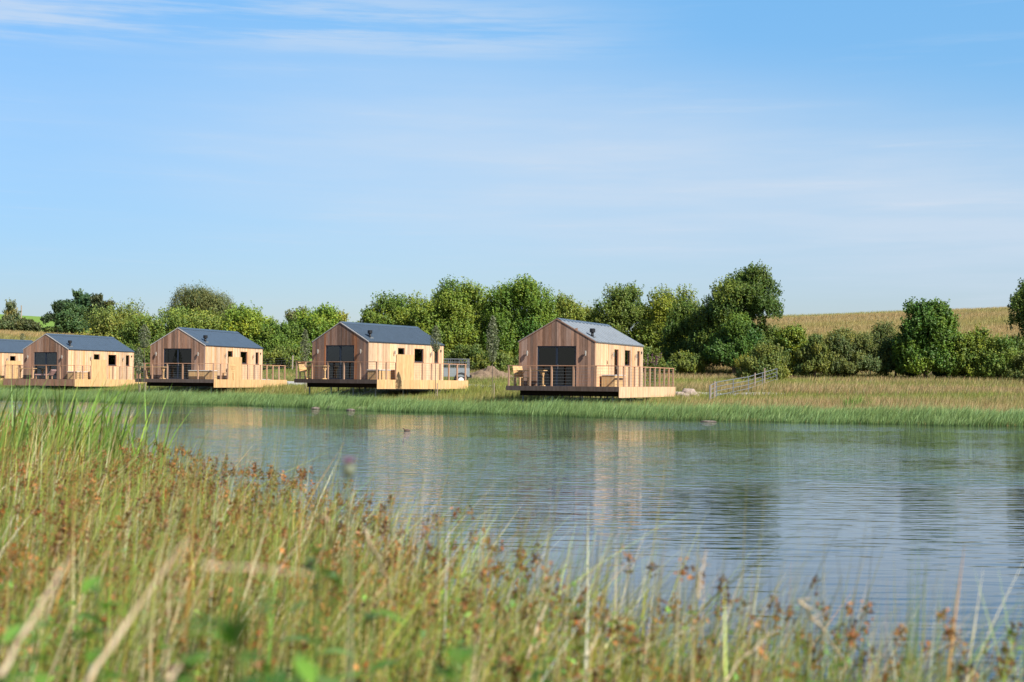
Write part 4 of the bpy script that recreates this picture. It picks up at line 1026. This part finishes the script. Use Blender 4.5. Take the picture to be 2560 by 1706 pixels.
# foreground rushes
rng = np.random.default_rng(33)
def near_pts(n, ymin, ymax, pw=1.0):
    Y = ymin + (ymax-ymin)*rng.uniform(0, 1, n)**pw; X = Y*rng.uniform(-.42, .42, n)
    ns = near_shore(X); k = (Y < ns + .15)
    return X[k], Y[k]
XY = [near_pts(30000, .9, 3.2), near_pts(105000, 2.5, 8, 1.0), near_pts(200000, 7, 20, .9), near_pts(80000, 18, 36)]
X = np.concatenate([a for a, b in XY]); Y = np.concatenate([b for a, b in XY]); n = len(X)
edge = near_shore(X) - Y
H = (.78 + .16*wob(X, Y, .8, 4) + .10*wob(X, Y, .25, 7))*np.where(rng.random(n) < np.interp(Y, [2, 5, 8, 12], [.42, .42, .30, .26]), rng.uniform(.75, 1.3, n)*np.interp(Y, [4, 7], [1.08, 1.0]), rng.uniform(.3, .72, n))
H *= np.interp(Y, [0, 1.2, 2.5, 4, 9, 16], [.5, .62, .95, 1.08, 1.0, 1.0])
thin = np.clip(edge/0.6, 0, 1); H *= 1 + .22*sst(-.24, -.34, X/Y)*sst(5, 9, Y); clump = np.clip(.62 + .75*wob(X, Y, .22, 21) + .4*wob(X, Y, .09, 5), .12, 1); keep = rng.random(n) < (.35 + .65*thin)*clump
X, Y, H, edge = X[keep], Y[keep], H[keep], edge[keep]; n = len(X)
kind = rng.random(n); warm = np.clip(.45+.8*wob(X, Y, .9, 12), 0, 1)
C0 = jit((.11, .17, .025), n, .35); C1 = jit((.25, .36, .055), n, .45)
C1 = lerp(C1, jit((.60, .36, .08), n, .35), warm*.55)
s = kind < .20; C0[s] = jit((.24, .20, .09), s.sum()); C1[s] = jit((.68, .55, .33), s.sum(), .25)
s = (kind > .20) & (kind < .34); C1[s] = jit((.36, .17, .055), s.sum(), .3)
s = (kind > .5) & (kind < .78); C1[s] *= .42; C0[s] *= .6
s = (kind > .9); C1[s] = jit((.16, .30, .05), s.sum(), .2); C0[s] = jit((.10, .20, .03), s.sum(), .2)
Wd = rng.uniform(.0032, .0075, n)*np.where(rng.random(n) < .10, 2.0, 1)*np.interp(Y, [0, 8, 25], [.9, 1.3, 2.2])
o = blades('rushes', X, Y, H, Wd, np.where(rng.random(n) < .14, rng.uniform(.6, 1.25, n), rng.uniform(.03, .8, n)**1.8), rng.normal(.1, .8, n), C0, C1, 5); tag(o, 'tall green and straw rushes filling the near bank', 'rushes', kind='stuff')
# brown rush flower heads: little loose clusters
X, Y = [np.concatenate(q) for q in zip(near_pts(600, 1.0, 3.2), near_pts(4000, 3, 9), near_pts(15000, 8, 26))]
n = len(X); H = rng.uniform(.40, .98, n)*np.interp(Y, [0, 1.2, 2.5, 4, 9, 16], [.5, .6, .85, 1.0, .96, .92]); zb = ground(X, Y)
m_ = 20; ci = np.repeat(np.arange(n), m_)
lx, ly = rng.normal(.12, .12, n)*H, rng.normal(0, .1, n)*H
P = np.stack([X+lx, Y+ly, zb+H], 1)[ci] + rng.normal(size=(n*m_, 3))*np.array([.009, .009, .016])
C = jit((.19, .075, .022), n, .4)[ci]*np.exp(.3*rng.normal(size=n*m_))[:, None]
V_sz = rng.uniform(.005, .010, n*m_)*np.interp(Y[ci], [0, 8, 25], [1, 1.15, 1.8])
o = leaf_cards(P, unit(n*m_), V_sz, .6, None, 'rush_flower_heads', None, C, M['blade']); tag(o, 'small brown flower clusters dotted over the near rushes', 'rush flowers', kind='stuff')
o = blades('flowering_stems', X, Y, H*rng.uniform(1.15, 1.6, n), rng.uniform(.0045, .007, n)*np.interp(Y, [0, 8, 25], [1, 1.1, 2]), np.hypot(lx, ly)/H, np.arctan2(ly, lx), jit((.12, .17, .03), n), jit((.26, .22, .07), n), 4, z=zb, curve=1.3); tag(o, 'upright stems carrying the brown rush flowers', 'rush stems', kind='stuff')

# small-leaved herbs low between the nearest rushes
X, Y = near_pts(3000, .9, 4.2, .8); k = rng.random(len(X)) < np.interp(X/Y, [-.4, 0, .12, .3], [1, .9, .45, .15]); X, Y = X[k], Y[k]; n = len(X); H = rng.uniform(.30, .95, n)*np.interp(Y, [0, 1.2, 2.5, 4], [.6, .8, 1.0, 1.05]); zb = ground(X, Y); m_ = 26; ci = np.repeat(np.arange(n), m_)
hh = rng.uniform(.35, 1.0, n*m_)
P = np.stack([X, Y, zb], 1)[ci] + np.stack([rng.normal(0, .035, n*m_), rng.normal(0, .035, n*m_), H[ci]*hh], 1)
Nn = unit(n*m_)*.7 + np.array([.1, -.1, .8]); Nn /= np.linalg.norm(Nn, axis=1, keepdims=True)
C = jit((.10, .19, .03), n, .4)[ci]*np.exp(.25*rng.normal(size=n*m_))[:, None]
o = leaf_cards(P, Nn, rng.uniform(.006, .017, n*m_), .5, None, 'leafy_herbs', None, C, M['leaf']); tag(o, 'green small-leaved herbs growing between the nearest rushes', 'herbs', kind='stuff')

# foreground: dead stalks, leafy weeds, a thistle
def stalk(x0, y0, x1, y1, D, w, label, seed, bend=.03):
    a = Vector(px(x0, y0, D)); b = Vector(px(x1, y1, D*1.12))
    bend *= (b-a).length*.6; w *= .62
    m_ = MB(); n = 9; rn = random.Random(seed*3); L = (b-a).length
    pts = [(a.lerp(b, k/n) - a) + Vector((rn.uniform(-1, 1), rn.uniform(-1, 1), rn.uniform(-1, 1)))*L*.010 + Vector((0, 0, bend*math.sin(PI*k/n))) for k in range(n+1)]
    m_.tube(pts, [w*(1-.75*k/n)*(1.25 if k % 3 == 0 else 1) for k in range(n+1)], 7, (.8, .78, .72))
    for k in range(7):                                  # dry sheaths and frayed fibres
        i = rn.randrange(0, n-1); p_ = pts[i]; d = (pts[i+1]-pts[i]).normalized(); o_ = Vector((rn.uniform(-1, 1), rn.uniform(-1, 1), rn.uniform(-.6, 1))).normalized()
        e_ = p_ + (d*rn.uniform(.4, .8) + o_*.35)*L*rn.uniform(.12, .3); m_.tube([p_, p_.lerp(e_, .5)+o_*L*.01, e_], [w*.45, w*.35, w*.1], 4, (.75, .68, .55))
    o = m_.build('dead_stalk', M['straw'], smooth=True); o.location = a; tag(o, label, 'dead stalk', 'pale dead stalks in the near rushes')
M['straw'] = wood('dead_straw', (0.60, 0.50, 0.36), .8)
stalk(0, 1690, 180, 1395, 1.6, .0055, 'thick pale dead stalk leaning in the lower left corner', 1)
stalk(210, 1720, 470, 1345, 1.7, .006, 'longest pale stalk slanting up from the bottom left', 2)
stalk(420, 1700, 490, 1620, 1.5, .004, 'short pale stalk end at the bottom, right of the longest stalk', 3)
stalk(915, 1330, 1000, 1545, 3.2, .006, 'pale stalk leaning left in the middle of the rushes', 4)
stalk(815, 1300, 840, 1440, 2.8, .005, 'thin pale stalk below the purple thistle', 5)
stalk(1320, 1650, 1390, 1430, 3.4, .006, 'pale stalk leaning right at the edge of open water', 6)
stalk(1470, 1640, 1530, 1530, 3.5, .006, 'short pale stalk right of the open water edge', 7)
stalk(1995, 1500, 2140, 1706, 3.0, .005, 'greenish stalk slanting down to the right over the water', 8)
stalk(1745, 1500, 1765, 1390, 3.0, .0045, 'white upright stalk standing against the water', 9)
stalk(1810, 1700, 1950, 1570, 3.0, .004, 'pale stalk crossing low before the water', 10)
stalk(510, 1420, 800, 1440, 1.3, .0026, 'pale stalk lying almost level across the rushes', 11, .02)
def weed(x, y, D, n, sz, label, seed, col=(.10, .22, .03), hgt=.35):
    rn = np.random.default_rng(seed); q = px(x, y, D); zg = g1(q[0], D); r = empty('leafy_weed', (q[0], D, zg)); tag(r, label, 'weed', 'leafy weeds among the near rushes')
    top = q[2]-zg
    MB().tube([(0, 0, 0), (.01, 0, top*.5), (0, 0, top)], [.004, .003, .002], 6, (.12, .18, .04)).build('stem', M['leafsolid'], r)
    mb = MB()
    for k in range(n):
        z = top - hgt*rn.uniform(0, 1)**1.3; an = rn.uniform(0, 2*PI); L = sz*rn.uniform(.7, 1.2); ti = rn.uniform(-.3, .7)
        d = Vector((math.cos(an), math.sin(an), ti)).normalized(); s = d.cross(Vector((0, 0, 1))).normalized(); nn = s.cross(d)
        o_ = Vector((0, 0, z)); w = L*.26; c = tuple(np.array(col)*rn.uniform(.7, 1.3))
        vs = []; 
        for (t_, ww) in ((0, .05), (.25, .8), (.5, 1), (.75, .7), (1, .02)):
            ce = o_ + d*L*t_ - Vector((0, 0, L*.35*t_*t_)); vs += [ce + s*w*ww + nn*w*.25*ww, ce, ce - s*w*ww + nn*w*.25*ww]
        fs = [(3*i+j, 3*i+j+1, 3*i+j+4, 3*i+j+3) for i in range(4) for j in (0, 1)]
        mb.add(vs, fs, c)
    mb.build('leaves', M['leaf'], r, True)
M['leafsolid'] = plain('green_stem', (1, 1, 1), .6)
weed(595, 1380, 1.25, 9, .055, 'large dark green weed leaves blurred left of centre', 1, (.06, .15, .02))
weed(600, 1490, 1.15, 7, .05, 'low dark leaf pair under the large weed leaves', 2, (.05, .14, .02), .12)
weed(925, 1530, 2.2, 10, .07, 'bright green weed leaves near the left-leaning pale stalk', 3, (.10, .20, .03))
weed(1140, 1620, 1.5, 12, .055, 'dark green weed at the bottom centre', 4, (.09, .20, .02), .2)
weed(2020, 1640, 2.6, 9, .05, 'small bright leaves low in the rushes at right', 5, (.07, .16, .025), .2)
weed(2390, 1665, 2.2, 9, .05, 'dull green weed at the bottom right against the water', 6, (.07, .14, .03), .2)
weed(790, 1330, 2.4, 14, .07, 'upright leafy weed just left of the purple thistle', 7, (.12, .20, .05), .45)
weed(250, 1430, 2.2, 14, .06, 'spreading green weed between the two longest pale stalks', 8, (.11, .22, .03), .3)
weed(480, 1560, 1.6, 16, .05, 'leafy weed patch right of the longest stalk', 9, (.13, .25, .04), .25)
weed(90, 1530, 1.8, 14, .055, 'leafy weed beside the thick stalk in the lower left corner', 10, (.13, .25, .04), .25)
weed(740, 1640, 1.5, 18, .05, 'leafy weed low left of the bottom centre', 11, (.12, .24, .03), .25)
q = px(872, 1165, 1.9); zg = g1(q[0], 1.9); r = empty('thistle', (q[0], 1.9, zg)); tag(r, 'blurred purple thistle head on a grey stem above the rushes', 'thistle')
top = q[2]-zg
MB().tube([(.03, 0, 0), (.01, 0, top*.6), (0, 0, top-.01)], [.0032, .0028, .002], 6, (.16, .2, .1)).build('stem', M['leafsolid'], r)
MB().sphere((0, 0, top-.006), (.009, .009, .010), 10, 7, (.14, .16, .1)).build('bud', M['leafsolid'], r, True)
fm = MB(); rn = random.Random(4)
for k in range(50):
    a = rn.uniform(0, 2*PI); e_ = rn.uniform(0, .9); d = Vector((math.sin(e_)*math.cos(a), math.sin(e_)*math.sin(a), math.cos(e_)))
    fm.bar(Vector((0, 0, top)), Vector((0, 0, top)) + d*.012, .0022, .0022, (.20, .10, .16))
fm.build('flower_head', M['leafsolid'], r)
random.seed(9)
q2 = px(812, 1170, 2.0)
